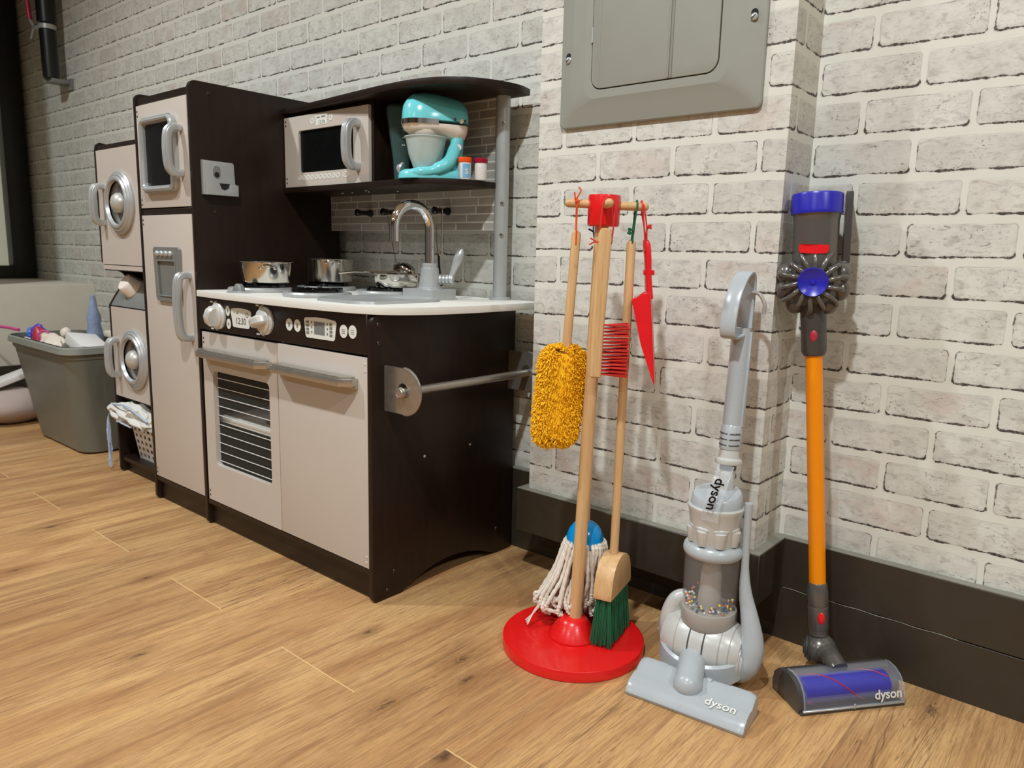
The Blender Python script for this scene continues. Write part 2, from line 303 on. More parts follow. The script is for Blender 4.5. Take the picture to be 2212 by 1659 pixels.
# ------------------------------------------------------------------ mesh building
def frame(origin, x, y):
    x = V(x).normalized(); y = V(y); y = (y - x*y.dot(x)).normalized(); z = x.cross(y)
    return Matrix(((x.x, y.x, z.x, origin[0]), (x.y, y.y, z.y, origin[1]), (x.z, y.z, z.z, origin[2]), (0, 0, 0, 1)))
def axis(p0, p1, hint=(0, 0, 1)):
    "matrix whose Z runs from p0 towards p1"
    z = (V(p1)-V(p0)).normalized(); h = V(hint)
    if abs(z.dot(h)) > 0.98: h = V((1, 0, 0))
    x = h.cross(z).normalized(); y = z.cross(x)
    return Matrix(((x.x, y.x, z.x, p0[0]), (x.y, y.y, z.y, p0[1]), (x.z, y.z, z.z, p0[2]), (0, 0, 0, 1)))
def T(*p): return Matrix.Translation(p)
class MB:
    def __init__(s): s.bm = bmesh.new()
    def _add(s, b, mtx=None):
        if mtx is not None: bmesh.ops.transform(b, matrix=mtx, verts=b.verts)
        me = bpy.data.meshes.new('tmp'); b.to_mesh(me); b.free(); s.bm.from_mesh(me); bpy.data.meshes.remove(me); return s
    def box(s, lo, hi, bev=0.0, seg=2, m=None):
        b = bmesh.new(); bmesh.ops.create_cube(b, size=1.0)
        c = (V(lo)+V(hi))/2; d = V(hi)-V(lo)
        for v in b.verts: v.co = V((v.co.x*d.x, v.co.y*d.y, v.co.z*d.z))+c
        if bev: bmesh.ops.bevel(b, geom=b.edges[:], offset=bev, segments=seg, profile=0.6, affect='EDGES')
        return s._add(b, m)
    def lathe(s, prof, m=None, seg=40, arc=2*pi, closed_ends=True):
        b = bmesh.new(); rings = []
        full = abs(arc-2*pi) < 1e-6; n = seg if full else seg+1
        for r, z in prof:
            if r < 1e-6: rings.append([b.verts.new((0, 0, z))])
            else: rings.append([b.verts.new((r*cos(arc*i/seg), r*sin(arc*i/seg), z)) for i in range(n)])
        for a, c in zip(rings, rings[1:]):
            for i in range(seg):
                j = (i+1) % n
                if len(a) == 1 and len(c) == 1: continue
                if len(a) == 1: b.faces.new((a[0], c[j], c[i]))
                elif len(c) == 1: b.faces.new((a[i], a[j], c[0]))
                else: b.faces.new((a[i], a[j], c[j], c[i]))
        if closed_ends and full:
            if len(rings[0]) > 1: b.faces.new(rings[0][::-1])
            if len(rings[-1]) > 1: b.faces.new(rings[-1])
        bmesh.ops.recalc_face_normals(b, faces=b.faces)
        return s._add(b, m)
    def cyl(s, p0, p1, r, r1=None, seg=24, bev=0.0):
        r1 = r if r1 is None else r1; L = (V(p1)-V(p0)).length
        if bev: prof = [(max(r-bev, 1e-4), 0), (r, bev), (r1, L-bev), (max(r1-bev, 1e-4), L)]
        else: prof = [(r, 0), (r1, L)]
        return s.lathe(prof, axis(p0, p1), seg)
    def tube(s, pts, r, seg=10, closed=False, flat=None, hint=None, sq=1.0):
        "sweep; r number or list; flat=(sx,sy) squashes the section"
        b = bmesh.new(); pts = [V(p) for p in pts]; n = len(pts); R = r if isinstance(r, (list, tuple)) else [r]*n
        rings = []; prev = None
        for i, p in enumerate(pts):
            if closed: t = (pts[(i+1) % n]-pts[i-1])
            else: t = pts[min(i+1, n-1)]-pts[max(i-1, 0)]
            t.normalize()
            if prev is None:
                h = V(hint) if hint else (V((0, 0, 1)) if abs(t.z) < 0.9 else V((1, 0, 0)))
                x = h.cross(t).normalized()
            else:
                x = (prev - t*prev.dot(t)).normalized()
            prev = x; y = t.cross(x); sx, sy = flat or (1, 1)
            rings.append([b.verts.new(p + x*math.copysign(abs(cos(2*pi*k/seg))**sq, cos(2*pi*k/seg))*R[i]*sx + y*math.copysign(abs(sin(2*pi*k/seg))**sq, sin(2*pi*k/seg))*R[i]*sy) for k in range(seg)])
        m = n if closed else n-1
        for i in range(m):
            a, c = rings[i], rings[(i+1) % n]
            for k in range(seg): b.faces.new((a[k], a[(k+1) % seg], c[(k+1) % seg], c[k]))
        if not closed: b.faces.new(rings[0][::-1]); b.faces.new(rings[-1])
        bmesh.ops.recalc_face_normals(b, faces=b.faces)
        return s._add(b)
    def prism(s, poly, depth, m=None, bev=0.0, seg=2, holes=()):
        "polygon in local XY, extruded to z=depth"
        b = bmesh.new()
        if holes:
            es = []
            for loop in [poly]+list(holes):
                vs = [b.verts.new((x, y, 0)) for x, y in loop]
                es += [b.edges.new((vs[i], vs[(i+1) % len(vs)])) for i in range(len(vs))]
            bmesh.ops.triangle_fill(b, use_beauty=True, use_dissolve=False, edges=es)
            fs = b.faces[:]
        else:
            fs = [b.faces.new([b.verts.new((x, y, 0)) for x, y in poly])]
        r = bmesh.ops.extrude_face_region(b, geom=fs)
        vs = [e for e in r['geom'] if isinstance(e, bmesh.types.BMVert)]
        for v in vs: v.co.z += depth
        bmesh.ops.recalc_face_normals(b, faces=b.faces)
        if bev and not holes:
            es = [e for e in b.edges if abs(e.verts[0].co.z-e.verts[1].co.z) < 1e-7]
            bmesh.ops.bevel(b, geom=es, offset=bev, segments=seg, profile=0.6, affect='EDGES')
        return s._add(b, m)
    def ball(s, c, r, scale=(1, 1, 1), m=None, seg=24, rings=14, cut=None):
        b = bmesh.new(); bmesh.ops.create_uvsphere(b, u_segments=seg, v_segments=rings, radius=1.0)
        for v in b.verts: v.co = V((v.co.x*r*scale[0], v.co.y*r*scale[1], v.co.z*r*scale[2]))
        if cut is not None: bmesh.ops.bisect_plane(b, geom=b.verts[:]+b.edges[:]+b.faces[:], plane_co=(0, 0, cut), plane_no=(0, 0, -1), clear_outer=True)
        mt = T(*c) @ (m if m is not None else Matrix.Identity(4))
        return s._add(b, mt)
    def loft(s, rings, cap=True):
        "rings: lists of equal length of points"
        b = bmesh.new(); rs = [[b.verts.new(p) for p in r] for r in rings]; n = len(rs[0])
        for a, c in zip(rs, rs[1:]):
            for k in range(n): b.faces.new((a[k], a[(k+1) % n], c[(k+1) % n], c[k]))
        if cap: b.faces.new(rs[0][::-1]); b.faces.new(rs[-1])
        bmesh.ops.recalc_face_normals(b, faces=b.faces); return s._add(b)
    def text(s, body, size, m, depth=0.0004, bold=0.0, sx=1.0):
        cu = bpy.data.curves.new('t', 'FONT'); cu.body = body; cu.size = size; cu.extrude = depth/2; cu.offset = bold
        cu.align_x = 'CENTER'; cu.align_y = 'CENTER'; cu.resolution_u = 6
        o = bpy.data.objects.new('t', cu); sc.collection.objects.link(o)
        dg = bpy.context.evaluated_depsgraph_get(); me = bpy.data.meshes.new_from_object(o.evaluated_get(dg))
        b = bmesh.new(); b.from_mesh(me)
        for v in b.verts: v.co.x *= sx
        bpy.data.objects.remove(o); bpy.data.curves.remove(cu); bpy.data.meshes.remove(me)
        return s._add(b, m)
OFF = {}
def link(name, mb, mat, parent=None, smooth=True, ang=38):
    me = bpy.data.meshes.new(name); bm = mb.bm
    off = OFF.get(parent.name, V((0, 0, 0))) if parent else V((0, 0, 0))
    if off.length: bmesh.ops.translate(bm, vec=-off, verts=bm.verts)
    bm.to_mesh(me); bm.free()
    if smooth:
        for p in me.polygons: p.use_smooth = True
        me.set_sharp_from_angle(angle=radians(ang))
    me.materials.append(mat)
    o = bpy.data.objects.new(name, me); sc.collection.objects.link(o)
    if parent: o.parent = parent; OFF[o.name] = off.copy()
    return o
def tag(o, label, cat, group=None):
    o['label'] = label; o['category'] = cat
    if group: o['group'] = group
    return o
def thing(name, label, cat, loc, group=None):
    o = bpy.data.objects.new(name, None); o.empty_display_size = 0.05; sc.collection.objects.link(o)
    o.location = loc; OFF[o.name] = V(loc); return tag(o, label, cat, group)
def solo(name, mb, mat, label, cat, loc, group=None, **k):
    "a thing that is one mesh, origin at its base"
    me_off = V(loc); bmesh.ops.translate(mb.bm, vec=-me_off, verts=mb.bm.verts)
    o = link(name, mb, mat, None, **k); o.location = loc; OFF[o.name] = me_off
    return tag(o, label, cat, group)
def struct(name, mb, mat, **k):
    o = link(name, mb, mat, None, **k); o['kind'] = 'structure'; return o
def rrect(x0, y0, x1, y1, r, n=5):
    pts = []
    for cx, cy, a in ((x1-r, y1-r, 0), (x0+r, y1-r, 90), (x0+r, y0+r, 180), (x1-r, y0+r, 270)):
        for i in range(n+1):
            t = radians(a+90*i/n); pts.append((cx+r*cos(t), cy+r*sin(t)))
    return pts
def oval(cx, cy, rx, ry, n=24): return [(cx+rx*cos(2*pi*i/n), cy+ry*sin(2*pi*i/n)) for i in range(n)]
def smooth_path(pts, n=8, closed=False):
    P = [V(p) for p in pts]; out = []; N = len(P)
    rng = range(N if closed else N-1)
    for i in rng:
        p0 = P[(i-1) % N] if (closed or i > 0) else P[0]*2-P[1]; p1 = P[i]; p2 = P[(i+1) % N]
        p3 = P[(i+2) % N] if (closed or i+2 < N) else P[-1]*2-P[-2]
        for k in range(n):
            t = k/n; out.append(0.5*((2*p1)+(p2-p0)*t+(2*p0-5*p1+4*p2-p3)*t*t+(3*p1-p0-3*p2+p3)*t**3))
    if not closed: out.append(P[-1])
    return out
XZ = lambda y: Matrix(((1, 0, 0, 0), (0, 0, 1, y), (0, 1, 0, 0), (0, 0, 0, 1)))       # local (x,y)->(world x,z), z->+world y (mirrored)
def front(y): # local x->X, y->Z, z-> -Y (towards the room)
    return Matrix(((1, 0, 0, 0), (0, 0, -1, y), (0, 1, 0, 0), (0, 0, 0, 1)))
def side(x):  # local x->Y, y->Z, z->+X
    return Matrix(((0, 0, 1, x), (1, 0, 0, 0), (0, 1, 0, 0), (0, 0, 0, 1)))

# ================================================================== ROOM
XL, XR, YN, YW = -2.2, 4.6, -5.0, 0.433
YA, XA0, XA1 = 0.322, 1.033, 1.523          # projection face and its ends
def quad_wall(name, quads, mat):
    bm = bmesh.new(); uvl = bm.loops.layers.uv.new('UVMap')
    for (x0, y0, x1, y1, z0, z1, ua) in quads:
        L = math.hypot(x1-x0, y1-y0)
        vs = [bm.verts.new(p) for p in ((x0, y0, z0), (x1, y1, z0), (x1, y1, z1), (x0, y0, z1))]
        f = bm.faces.new(vs)
        for lp, u_, v_ in zip(f.loops, (ua, ua+L, ua+L, ua), (z0, z0, z1, z1)): lp[uvl].uv = (u_, v_)
    me = bpy.data.meshes.new(name); bm.to_mesh(me); bm.free(); me.materials.append(mat)
    o = bpy.data.objects.new(name, me); sc.collection.objects.link(o); o['kind'] = 'structure'; return o
struct('floor', MB().box((XL-0.1, YN-0.1, -0.05), (XR+0.1, YW+0.1, 0.0)), M['floor'], smooth=False)
struct('ceiling', MB().box((XL-0.1, YN-0.1, CEIL), (XR+0.1, YW+0.1, CEIL+0.05)), M['ceiling'], smooth=False)
quad_wall('wall_back', [(XL, YW, XA0+0.02, YW, 0, CEIL, XL+0.06)], M['brick_back'])
quad_wall('wall_projection', [(XA0, YW, XA0, YA, 0.10, CEIL, XA0-0.111), (XA0, YA, XA1, YA, 0.10, CEIL, XA0), (XA1, YA, XA1, YW, 0.10, CEIL, XA1)], M['brick'])
quad_wall('wall_back_right', [(XA0, YW, XR, YW, 0, CEIL, XA0+0.111)], M['brick'])
struct('wall_right', MB().box((XR, YN, 0), (XR+0.06, YW, CEIL)), M['wall_plain'], smooth=False)
struct('wall_rear', MB().box((XL, YN-0.06, 0), (XR, YN, CEIL)), M['wall_plain'], smooth=False)
struct('wall_left', MB().box((XL-0.06, YN, 0), (XL, YW, CEIL)), M['wall_plain'], smooth=False)
struct('wall_left_ledge', MB().box((XL, -0.52, 0), (-1.455, YW, 0.505), 0.004), M['ledge'])
struct('added_shade_pillar', MB().box((-1.9, -0.62, 0), (-1.24, -0.19, CEIL)), M['wall_plain'], smooth=False)  # unseen pillar, added to shade the far left of the brick wall
HB, TB, ZG = 0.188, 0.0185, 0.098
struct('baseboard_back', MB().box((-1.455, YW-TB, 0), (XA0+0.02, YW, HB), 0.0012, 1), M['board'])
struct('baseboard_left', MB().box((-1.455, -0.19, 0), (-1.44, YW-TB, HB), 0.001, 1), M['board'])
struct('baseboard_right', MB().box((XA0+0.02, YW-TB, 0), (XR, YW, ZG-0.0006), 0.0006, 1).box((XA1, YW-TB, ZG+0.0006), (XR, YW, HB), 0.0012, 1), M['board'])
struct('baseboard_projection', MB().box((XA0-TB, YA-TB, ZG), (XA1+TB, YA, HB), 0.0012, 1).box((XA0-TB, YA, ZG), (XA0, YW-TB, HB), 0.001, 1).box((XA1, YA, ZG), (XA1+TB, YW-TB, HB), 0.001, 1).box((XA0, YA, ZG), (XA1, YW-TB, ZG+0.004)), M['board'])
M['cap'] = simple('pale_grey_board_strip', (132, 130, 116), 0.8, var=0.14, nscale=120, bump=0.4, bscale=600)  # lighter rough grey for the board-top strips and the seam line
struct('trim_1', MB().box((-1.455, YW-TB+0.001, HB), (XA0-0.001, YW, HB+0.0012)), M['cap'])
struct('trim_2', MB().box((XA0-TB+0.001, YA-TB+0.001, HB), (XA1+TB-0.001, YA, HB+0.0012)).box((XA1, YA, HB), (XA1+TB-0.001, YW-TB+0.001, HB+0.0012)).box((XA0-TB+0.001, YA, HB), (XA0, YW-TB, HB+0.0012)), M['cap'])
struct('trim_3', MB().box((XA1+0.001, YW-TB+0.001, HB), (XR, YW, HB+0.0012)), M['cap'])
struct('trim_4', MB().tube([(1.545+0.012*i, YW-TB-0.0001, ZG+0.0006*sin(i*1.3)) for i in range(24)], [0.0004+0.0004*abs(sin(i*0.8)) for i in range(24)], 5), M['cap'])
# black framed opening above the ledge, far left
win = struct('window_1', MB().box((XL, 0.327, 0.505), (XL+0.10, 0.420, CEIL-0.02), 0.003).box((XL, -0.52, 0.505), (XL+0.10, 0.327, 0.565), 0.003).box((XL, -0.52, 1.46), (XL+0.09, 0.327, CEIL-0.02), 0.003), M['frame_black'])
link('pane', MB().box((XL, -0.5, 0.560), (XL+0.03, 0.33, 1.465)), M['pane'], win)
# ================================================================== PLAY KITCHEN
K = thing('play_kitchen', 'dark brown wooden play kitchen with taupe doors, white countertop and microwave', 'play kitchen', (0.457, 0.2, 0))
H = 1.04
def side_panel(x0, x1, top, parent, name='side_panel', yb=0.405, arch=True, r=0.016, mat='espresso', y0=0.0, foot=0.0):
    pts = []
    def arc(cy, cz, a0, a1, rr=r, n=6):
        for i in range(n+1):
            a = radians(a0+(a1-a0)*i/n); pts.append((cy+rr*cos(a), cz+rr*sin(a)))
    arc(y0+r*0.8, r*0.8, 180, 270, r*0.8)
    if arch:
        pts.append((y0+0.072, 0.0))
        for i in range(1, 16):
            u = i/16; s_ = sin(pi*u)**0.8; pts.append((y0+0.075+(yb-y0-0.135)*u, 0.036*s_))
        pts.append((yb-0.055, 0.0))
    pts.append((yb, 0.0)); pts.append((yb, top))
    arc(y0+r, top-r, 90, 180)
    o = link(name, MB().prism(pts, x1-x0, side(x0), 0.0012), M[mat], parent); return o
side_panel(0, 0.012, H, K); side_panel(0.273, 0.285, H, K); sp = side_panel(0.903, 0.915, 0.556, K)
def screws(pts, parent, r=0.0046, mat='bolt', ax=(1, 0, 0), name='bolt'):
    for p in pts:
        p = V(p); a = V(ax)
        link(name, MB().lathe([(0.0, -0.001), (r, -0.001), (r, 0.0008), (r*0.75, 0.0020), (r*0.45, 0.0022), (r*0.42, 0.0008), (0, 0.0008)], axis(p, p+a), 16), M[mat], parent)
screws([(0.915, 0.016, 0.539), (0.915, 0.017, 0.505), (0.915, 0.053, 0.052), (0.915, 0.035, 0.018), (0.915, 0.353, 0.059)], sp)
screws([(0.915, 0.132, 0.270), (0.915, 0.263, 0.271)], sp, 0.0028, 'bolt_white', name='screw_cap')
fp = [o for o in sc.objects if o.name.startswith('side_panel')][1]
screws([(0.285, 0.045, 1.017), (0.285, 0.051, 0.753)], fp, 0.0040, 'bolt', name='bolt')
link('top_board', MB().box((0.012, 0.004, 1.011), (0.273, 0.40, 1.027), 0.001, 1), M['espresso'], K)
link('fridge_shelf', MB().box((0.012, 0.002, 0.748), (0.273, 0.40, 0.761), 0.001, 1), M['espresso'], K)
link('bottom_board', MB().box((0.012, 0.0015, 0.054), (0.273, 0.40, 0.0665), 0.0008, 1).box((0.285, 0.0015, 0.054), (0.903, 0.40, 0.0665), 0.0008, 1), M['espresso'], K)
link('kick_board', MB().box((0.012, 0.012, 0.004), (0.903, 0.024, 0.053), 0.001, 1), M['espresso'], K)
link('back_panel', MB().box((0.012, 0.396, 0.05), (0.903, 0.403, 0.556)), M['white_top'], K)
link('back_panel', MB().box((0.012, 0.396, 0.5565), (0.273, 0.403, 1.02)), M['espresso'], K)
link('oven_shelf', MB().prism([(0.285, 0.03), (0.606, 0.03), (0.606, 0.39), (0.285, 0.39)], 0.012, T(0, 0, 0.258), holes=[oval(0.468, 0.125, 0.062, 0.062)]), M['white_top'], K)
link('oven_shelf_hole_shade', MB().lathe([(0.0, 0), (0.061, 0), (0.061, 0.004), (0, 0.004)], T(0.468, 0.125, 0.252), 28), M['inside_dark'], K)  # dark disc stands in for the shade below the shelf hole
link('divider', MB().box((0.600, 0.016, 0.067), (0.610, 0.395, 0.556)), M['white_top'], K)
link('stile', MB().box((0.285, 0.004, 0.067), (0.2925, 0.016, 0.4815)), M['espresso'], K)
# doors -----------------------------------------------------------
def hinge_dots(parent, x, zs, y=-0.0005, r=0.0026, mat='bolt'):
    for z in zs: link('hinge_screw', MB().lathe([(0, 0), (r, 0), (r*0.8, 0.001), (0, 0.001)], axis((x, y+0.0005, z), (x, y-1, z)), 12), M[mat], parent)
def d_handle(parent, x, y, z0, z1, out=0.036, wid=0.0095, name='handle', mat='silver', ridge=True):
    zc = (z0+z1)/2; h = (z1-z0)/2
    P_ = [(x, y+0.001, z0+0.010), (x, y-out*0.45, z0+0.009), (x, y-out*0.80, z0+0.018), (x, y-out*0.93, zc-h*0.45), (x, y-out*0.97, zc),
          (x, y-out*0.93, zc+h*0.45), (x, y-out*0.80, z1-0.018), (x, y-out*0.45, z1-0.009), (x, y+0.001, z1-0.010)]
    sp_path = smooth_path(P_, 6); mb = MB().tube(sp_path, wid, 20, flat=(0.85, 0.80), sq=0.55)
    for dx in (-0.0052, 0.0, 0.0052):
        n = len(sp_path); q = []
        for i in range(8, n-8):
            t_ = (sp_path[i+1]-sp_path[i-1]).normalized(); nn = V((0, -t_.z, t_.y))
            q.append(sp_path[i]+nn*(wid*0.80)+V((dx, 0, 0)))
        mb.tube(q, 0.0019, 8)
    return link(name, mb, M[mat], parent)
fz = link('freezer_door', MB().prism([(0.015, 0.7635), (0.270, 0.7635), (0.270, 1.0085), (0.015, 1.0085)], 0.012, front(0.012), 0.0012), M['door'], K)
hinge_dots(fz, 0.0215, (0.995, 0.984, 0.784, 0.772))
wf = link('window_frame', MB().prism(rrect(0.052, 0.798, 0.220, 0.974, 0.018), 0.010, front(0.0), 0.003, holes=[rrect(0.068, 0.814, 0.204, 0.958, 0.010)]).tube([(x, -0.011, z) for x, z in rrect(0.060, 0.806, 0.212, 0.966, 0.014)], 0.0055, 8, closed=True), M['silver'], fz)
link('window_pane', MB().box((0.066, -0.004, 0.812), (0.206, -0.001, 0.960)), M['black_pane'], fz)
d_handle(fz, 0.240, -0.002, 0.828, 0.948, 0.033, 0.0100)
fr = link('fridge_door', MB().prism([(0.015, 0.0685), (0.270, 0.0685), (0.270, 0.746), (0.015, 0.746)], 0.012, front(0.012), 0.0012), M['door'], K)
hinge_dots(fr, 0.0215, (0.735, 0.724, 0.090, 0.079))
dp = link('water_dispenser', MB().prism([(0.080, 0.664), (0.087, 0.669), (0.206, 0.669), (0.214, 0.663), (0.208, 0.545), (0.201, 0.538), (0.092, 0.538), (0.086, 0.545)], 0.007, front(0.0), 0.002, holes=[[(0.104, 0.552), (0.190, 0.552), (0.194, 0.634), (0.100, 0.634)]]).tube([(0.101, -0.0075, 0.636), (0.105, -0.0075, 0.551), (0.190, -0.0075, 0.551), (0.194, -0.0075, 0.636)], 0.0022, 6, closed=True), M['silver_dk'], fr)
link('dispenser_recess', MB().box((0.100, -0.003, 0.548), (0.195, -0.0005, 0.638)), M['silver_dk'], fr)
for i in range(4): link('dispenser_button', MB().ball((0.106+0.0225*i, -0.009, 0.653), 0.0088, (1, 0.6, 0.85)), M['silver'], fr)
d_handle(fr, 0.250, 0.0, 0.448, 0.614, 0.034, 0.0105)
ov = link('oven_door', MB().prism([(0.2945, 0.0685), (0.6065, 0.0685), (0.6065, 0.4765), (0.2945, 0.4765)], 0.012, front(0.012), 0.0, holes=[rrect(0.337, 0.161, 0.574, 0.388, 0.012)]), M['door'], K)
hinge_dots(ov, 0.301, (0.462, 0.452, 0.091, 0.080))
link('oven_window', MB().box((0.334, 0.010, 0.158), (0.577, 0.0112, 0.391)), M['glass'], ov)
for i in range(10): link('printed_rack_line', MB().box((0.3375, 0.0086, 0.1705+0.0222*i-0.0008), (0.5735, 0.0098, 0.1705+0.0222*i+0.0008)), M['print_white'], ov)
cd = link('cabinet_door', MB().prism([(0.6085, 0.0685), (0.9020, 0.0685), (0.9020, 0.478), (0.6085, 0.478)], 0.012, front(0.012), 0.0012), M['door'], K)
hinge_dots(cd, 0.896, (0.466, 0.452, 0.091, 0.080), mat='bolt_white')
def bar_handle(parent, x0, x1, z):
    D = 0.033
    mb = MB().prism([(x0, 0.0), (x1, 0.0), (x1, -0.014), (x1-0.018, -D), (x0+0.018, -D), (x0, -0.014)], 0.015, T(0, 0, z), 0.0022)
    mb.prism([(x0+0.005, -0.004), (x1-0.005, -0.004), (x1-0.005, -0.0125), (x1-0.0195, -D+0.0035), (x0+0.0195, -D+0.0035), (x0+0.005, -0.0125)], 0.004, T(0, 0, z+0.0148), 0.0016)
    mb.prism([(x0, 0.0), (x1, 0.0), (x1, -0.006), (x0, -0.006)], 0.008, T(0, 0, z-0.006), 0.002)
    return link('handle', mb, M['handle_metal'], parent)
bar_handle(ov, 0.306, 0.588, 0.422); bar_handle(cd, 0.614, 0.876, 0.422)
# control panel ----------------------------------------------------
cp = link('control_panel', MB().box((0.2855, 0.0, 0.4825), (0.9028, 0.012, 0.5575), 0.0008, 1), M['espresso'], K)
def knob(x, z, rot):
    m = axis((x, 0, z), (x, -1, z), (0, 0, 1))
    o = link('knob', MB().lathe([(0.0, 0), (0.030, 0), (0.030, 0.004), (0.028, 0.0065), (0.0255, 0.007), (0.0255, 0.010), (0.022, 0.0125), (0, 0.013)], m, 40), M['knob_silver'], cp)
    a = radians(rot); d = V((cos(a), 0, sin(a))); n_ = V((-sin(a), 0, cos(a))); b0 = V((x, -0.010, z))
    prof = [(-0.0235, 0.0), (-0.0225, 0.012), (-0.015, 0.021), (0, 0.025), (0.015, 0.021), (0.0225, 0.012), (0.0235, 0.0)]
    r_ = []
    for tt, sc_ in ((-0.0095, 0.86), (-0.0055, 1.0), (0.0055, 1.0), (0.0095, 0.86)):
        r_.append([b0 + d*(u*sc_) + V((0, -1, 0))*(h*sc_) + n_*tt for u, h in prof])
    link('grip', MB().loft(r_), M['knob_silver'], o)
    for s_ in (1, -1):
        link('heat_mark', MB().box((x-0.036, -0.0010, z+s_*0.0305-0.0018), (x-0.024, 0, z+s_*0.0305+0.0018)), M['print_white'], cp)
        pts = [(x+0.0335*cos(t), -0.0006, z+s_*0.0335*sin(t)) for t in [radians(100+i*8) for i in range(6)]]
        link('heat_mark', MB().tube(pts, [0.0005, 0.0010, 0.0015, 0.0018, 0.0014, 0.0004], 6), M['print_white'], cp)
knob(0.376, 0.518, 78); knob(0.569, 0.5215, 20)
def sticker(poly, parent, y, h=0.0008, name='display'): return link(name, MB().prism(poly, h, front(y), 0.0), M['label'], parent)
for (x, z) in ((0.4165, 0.5325), (0.4185, 0.5035)): b_ = sticker(oval(x, z, 0.0088, 0.0115), cp, 0, name='button'); link('symbol', MB().prism(oval(x, z, 0.0028, 0.004, 12), 0.0003, front(-0.0008)), M['ink'], b_)
dsp = sticker([(0.431, 0.538), (0.447, 0.5405), (0.470, 0.5415), (0.495, 0.5405), (0.511, 0.537), (0.513, 0.531), (0.504, 0.5005), (0.500, 0.4985), (0.440, 0.4985), (0.437, 0.5005), (0.4295, 0.532)], cp, 0)
link('printed_time', MB().text('12:30', 0.0200, front(-0.0009) @ T(0.4705, 0.5125, 0), 0.0004, 0.0, 0.95), M['ink_dark'], dsp)
link('printed_icons', MB().box((0.442, -0.0012, 0.5305), (0.446, -0.0008, 0.5325)).box((0.452, -0.0012, 0.5285), (0.462, -0.0008, 0.5300)).box((0.452, -0.0012, 0.5315), (0.462, -0.0008, 0.5330)).prism(oval(0.497, 0.528, 0.0055, 0.0055, 20), 0.0004, front(-0.0008), holes=[oval(0.497, 0.528, 0.0038, 0.0038, 20)]), M['ink'], dsp)
for i, (x, z) in enumerate(((0.656, 0.5205), (0.6845, 0.5205), (0.8345, 0.5215), (0.8615, 0.5225))):
    b_ = sticker(oval(x, z, 0.0118, 0.0125), cp, 0, name='button')
    if i < 2: link('symbol', MB().prism(oval(x, z, 0.0030, 0.0048, 12), 0.0003, front(-0.0008)), M['ink'], b_)
    else: link('symbol', MB().box((x-0.005, -0.0012, z-0.0040), (x+0.005, -0.0008, z-0.0030)).box((x-0.005, -0.0012, z-0.0006), (x+0.005, -0.0008, z+0.0004)).box((x-0.005, -0.0012, z+0.0030), (x+0.005, -0.0008, z+0.0038)), M['ink'], b_)
d2 = sticker([(0.708, 0.535), (0.712, 0.539), (0.745, 0.5415), (0.778, 0.5415), (0.809, 0.539), (0.813, 0.535), (0.807, 0.503), (0.803, 0.500), (0.717, 0.500), (0.713, 0.503)], cp, 0)
mbk = MB().box((0.742, -0.0012, 0.5085), (0.776, -0.0008, 0.5335))
for cx_ in (0.720, 0.796):
    for i in range(4): mbk.box((cx_-0.0045, -0.0012, 0.5075+i*0.0070), (cx_+0.0045, -0.0008, 0.5125+i*0.0070))
for cx_ in (0.7335, 0.7845):
    for i in range(3): mbk.box((cx_-0.002, -0.0012, 0.510+i*0.0095), (cx_+0.002, -0.0008, 0.514+i*0.0095))
link('printed_keypad', mbk, M['ink'], d2)
# countertop -------------------------------------------------------
front_edge = smooth_path([(0.2855, -0.004, 0), (0.45, -0.016, 0), (0.66, -0.022, 0), (0.82, -0.016, 0), (0.915, 0.006, 0), (0.965, 0.060, 0), (0.988, 0.160, 0), (0.990, 0.30, 0), (0.984, 0.408, 0)], 6)
ctop = [(p.x, p.y) for p in front_edge]+[(0.2855, 0.408)]
ct = link('countertop', MB().prism(ctop, 0.0145, T(0, 0, 0.558), 0.0012), M['white_top'], K)
ZC = 0.5725
for (x, y) in ((0.388, 0.100), (0.612, 0.100), (0.388, 0.285), (0.632, 0.285)):
    b_ = link('burner', MB().lathe([(0.0, 0), (0.071, 0), (0.073, 0.002), (0.073, 0.006), (0.070, 0.0095), (0.060, 0.0105), (0.058, 0.0085), (0, 0.0085)], T(x, y, ZC), 44), M['silver'], ct)
    gm = MB().lathe([(0.046, 0.0085), (0.054, 0.0085), (0.054, 0.0155), (0.051, 0.0165), (0.046, 0.0155)], T(x, y, ZC), 40, closed_ends=False)
    gm.lathe([(0, 0.008), (0.014, 0.008), (0.014, 0.0165), (0.010, 0.0180), (0, 0.018)], T(x, y, ZC), 20)
    for k in range(6):
        a = 2*pi*k/6+0.3; gm.box((0.010, -0.0035, 0.0085), (0.057, 0.0035, 0.0185), 0.001, 1, T(x, y, ZC) @ Matrix.Rotation(a, 4, 'Z'))
    link('grate', gm, M['black_glossy'], b_)
sx0, sx1, sy0, sy1 = 0.700, 0.880, 0.014, 0.232
def rl(x0, y0, x1, y1, r, z): return [(x, y, z) for x, y in rrect(x0, y0, x1, y1, r, 6)]
sk = MB().loft([rl(sx0, sy0, sx1, sy1, 0.045, ZC), rl(sx0+0.001, sy0+0.001, sx1-0.001, sy1-0.001, 0.045, ZC+0.0055), rl(sx0+0.006, sy0+0.006, sx1-0.006, sy1-0.006, 0.040, ZC+0.0070), rl(sx0+0.018, sy0+0.018, sx1-0.018, sy1-0.018, 0.032, ZC+0.0045), rl(sx0+0.021, sy0+0.021, sx1-0.021, sy1-0.021, 0.030, ZC+0.0012)], cap=True)
link('sink', sk, M['silver'], ct)
fb = link('faucet', MB().box((0.748, 0.222, ZC), (0.840, 0.292, ZC+0.022), 0.001, 2), M['silver'], ct)
FX, FY = 0.790, 0.262
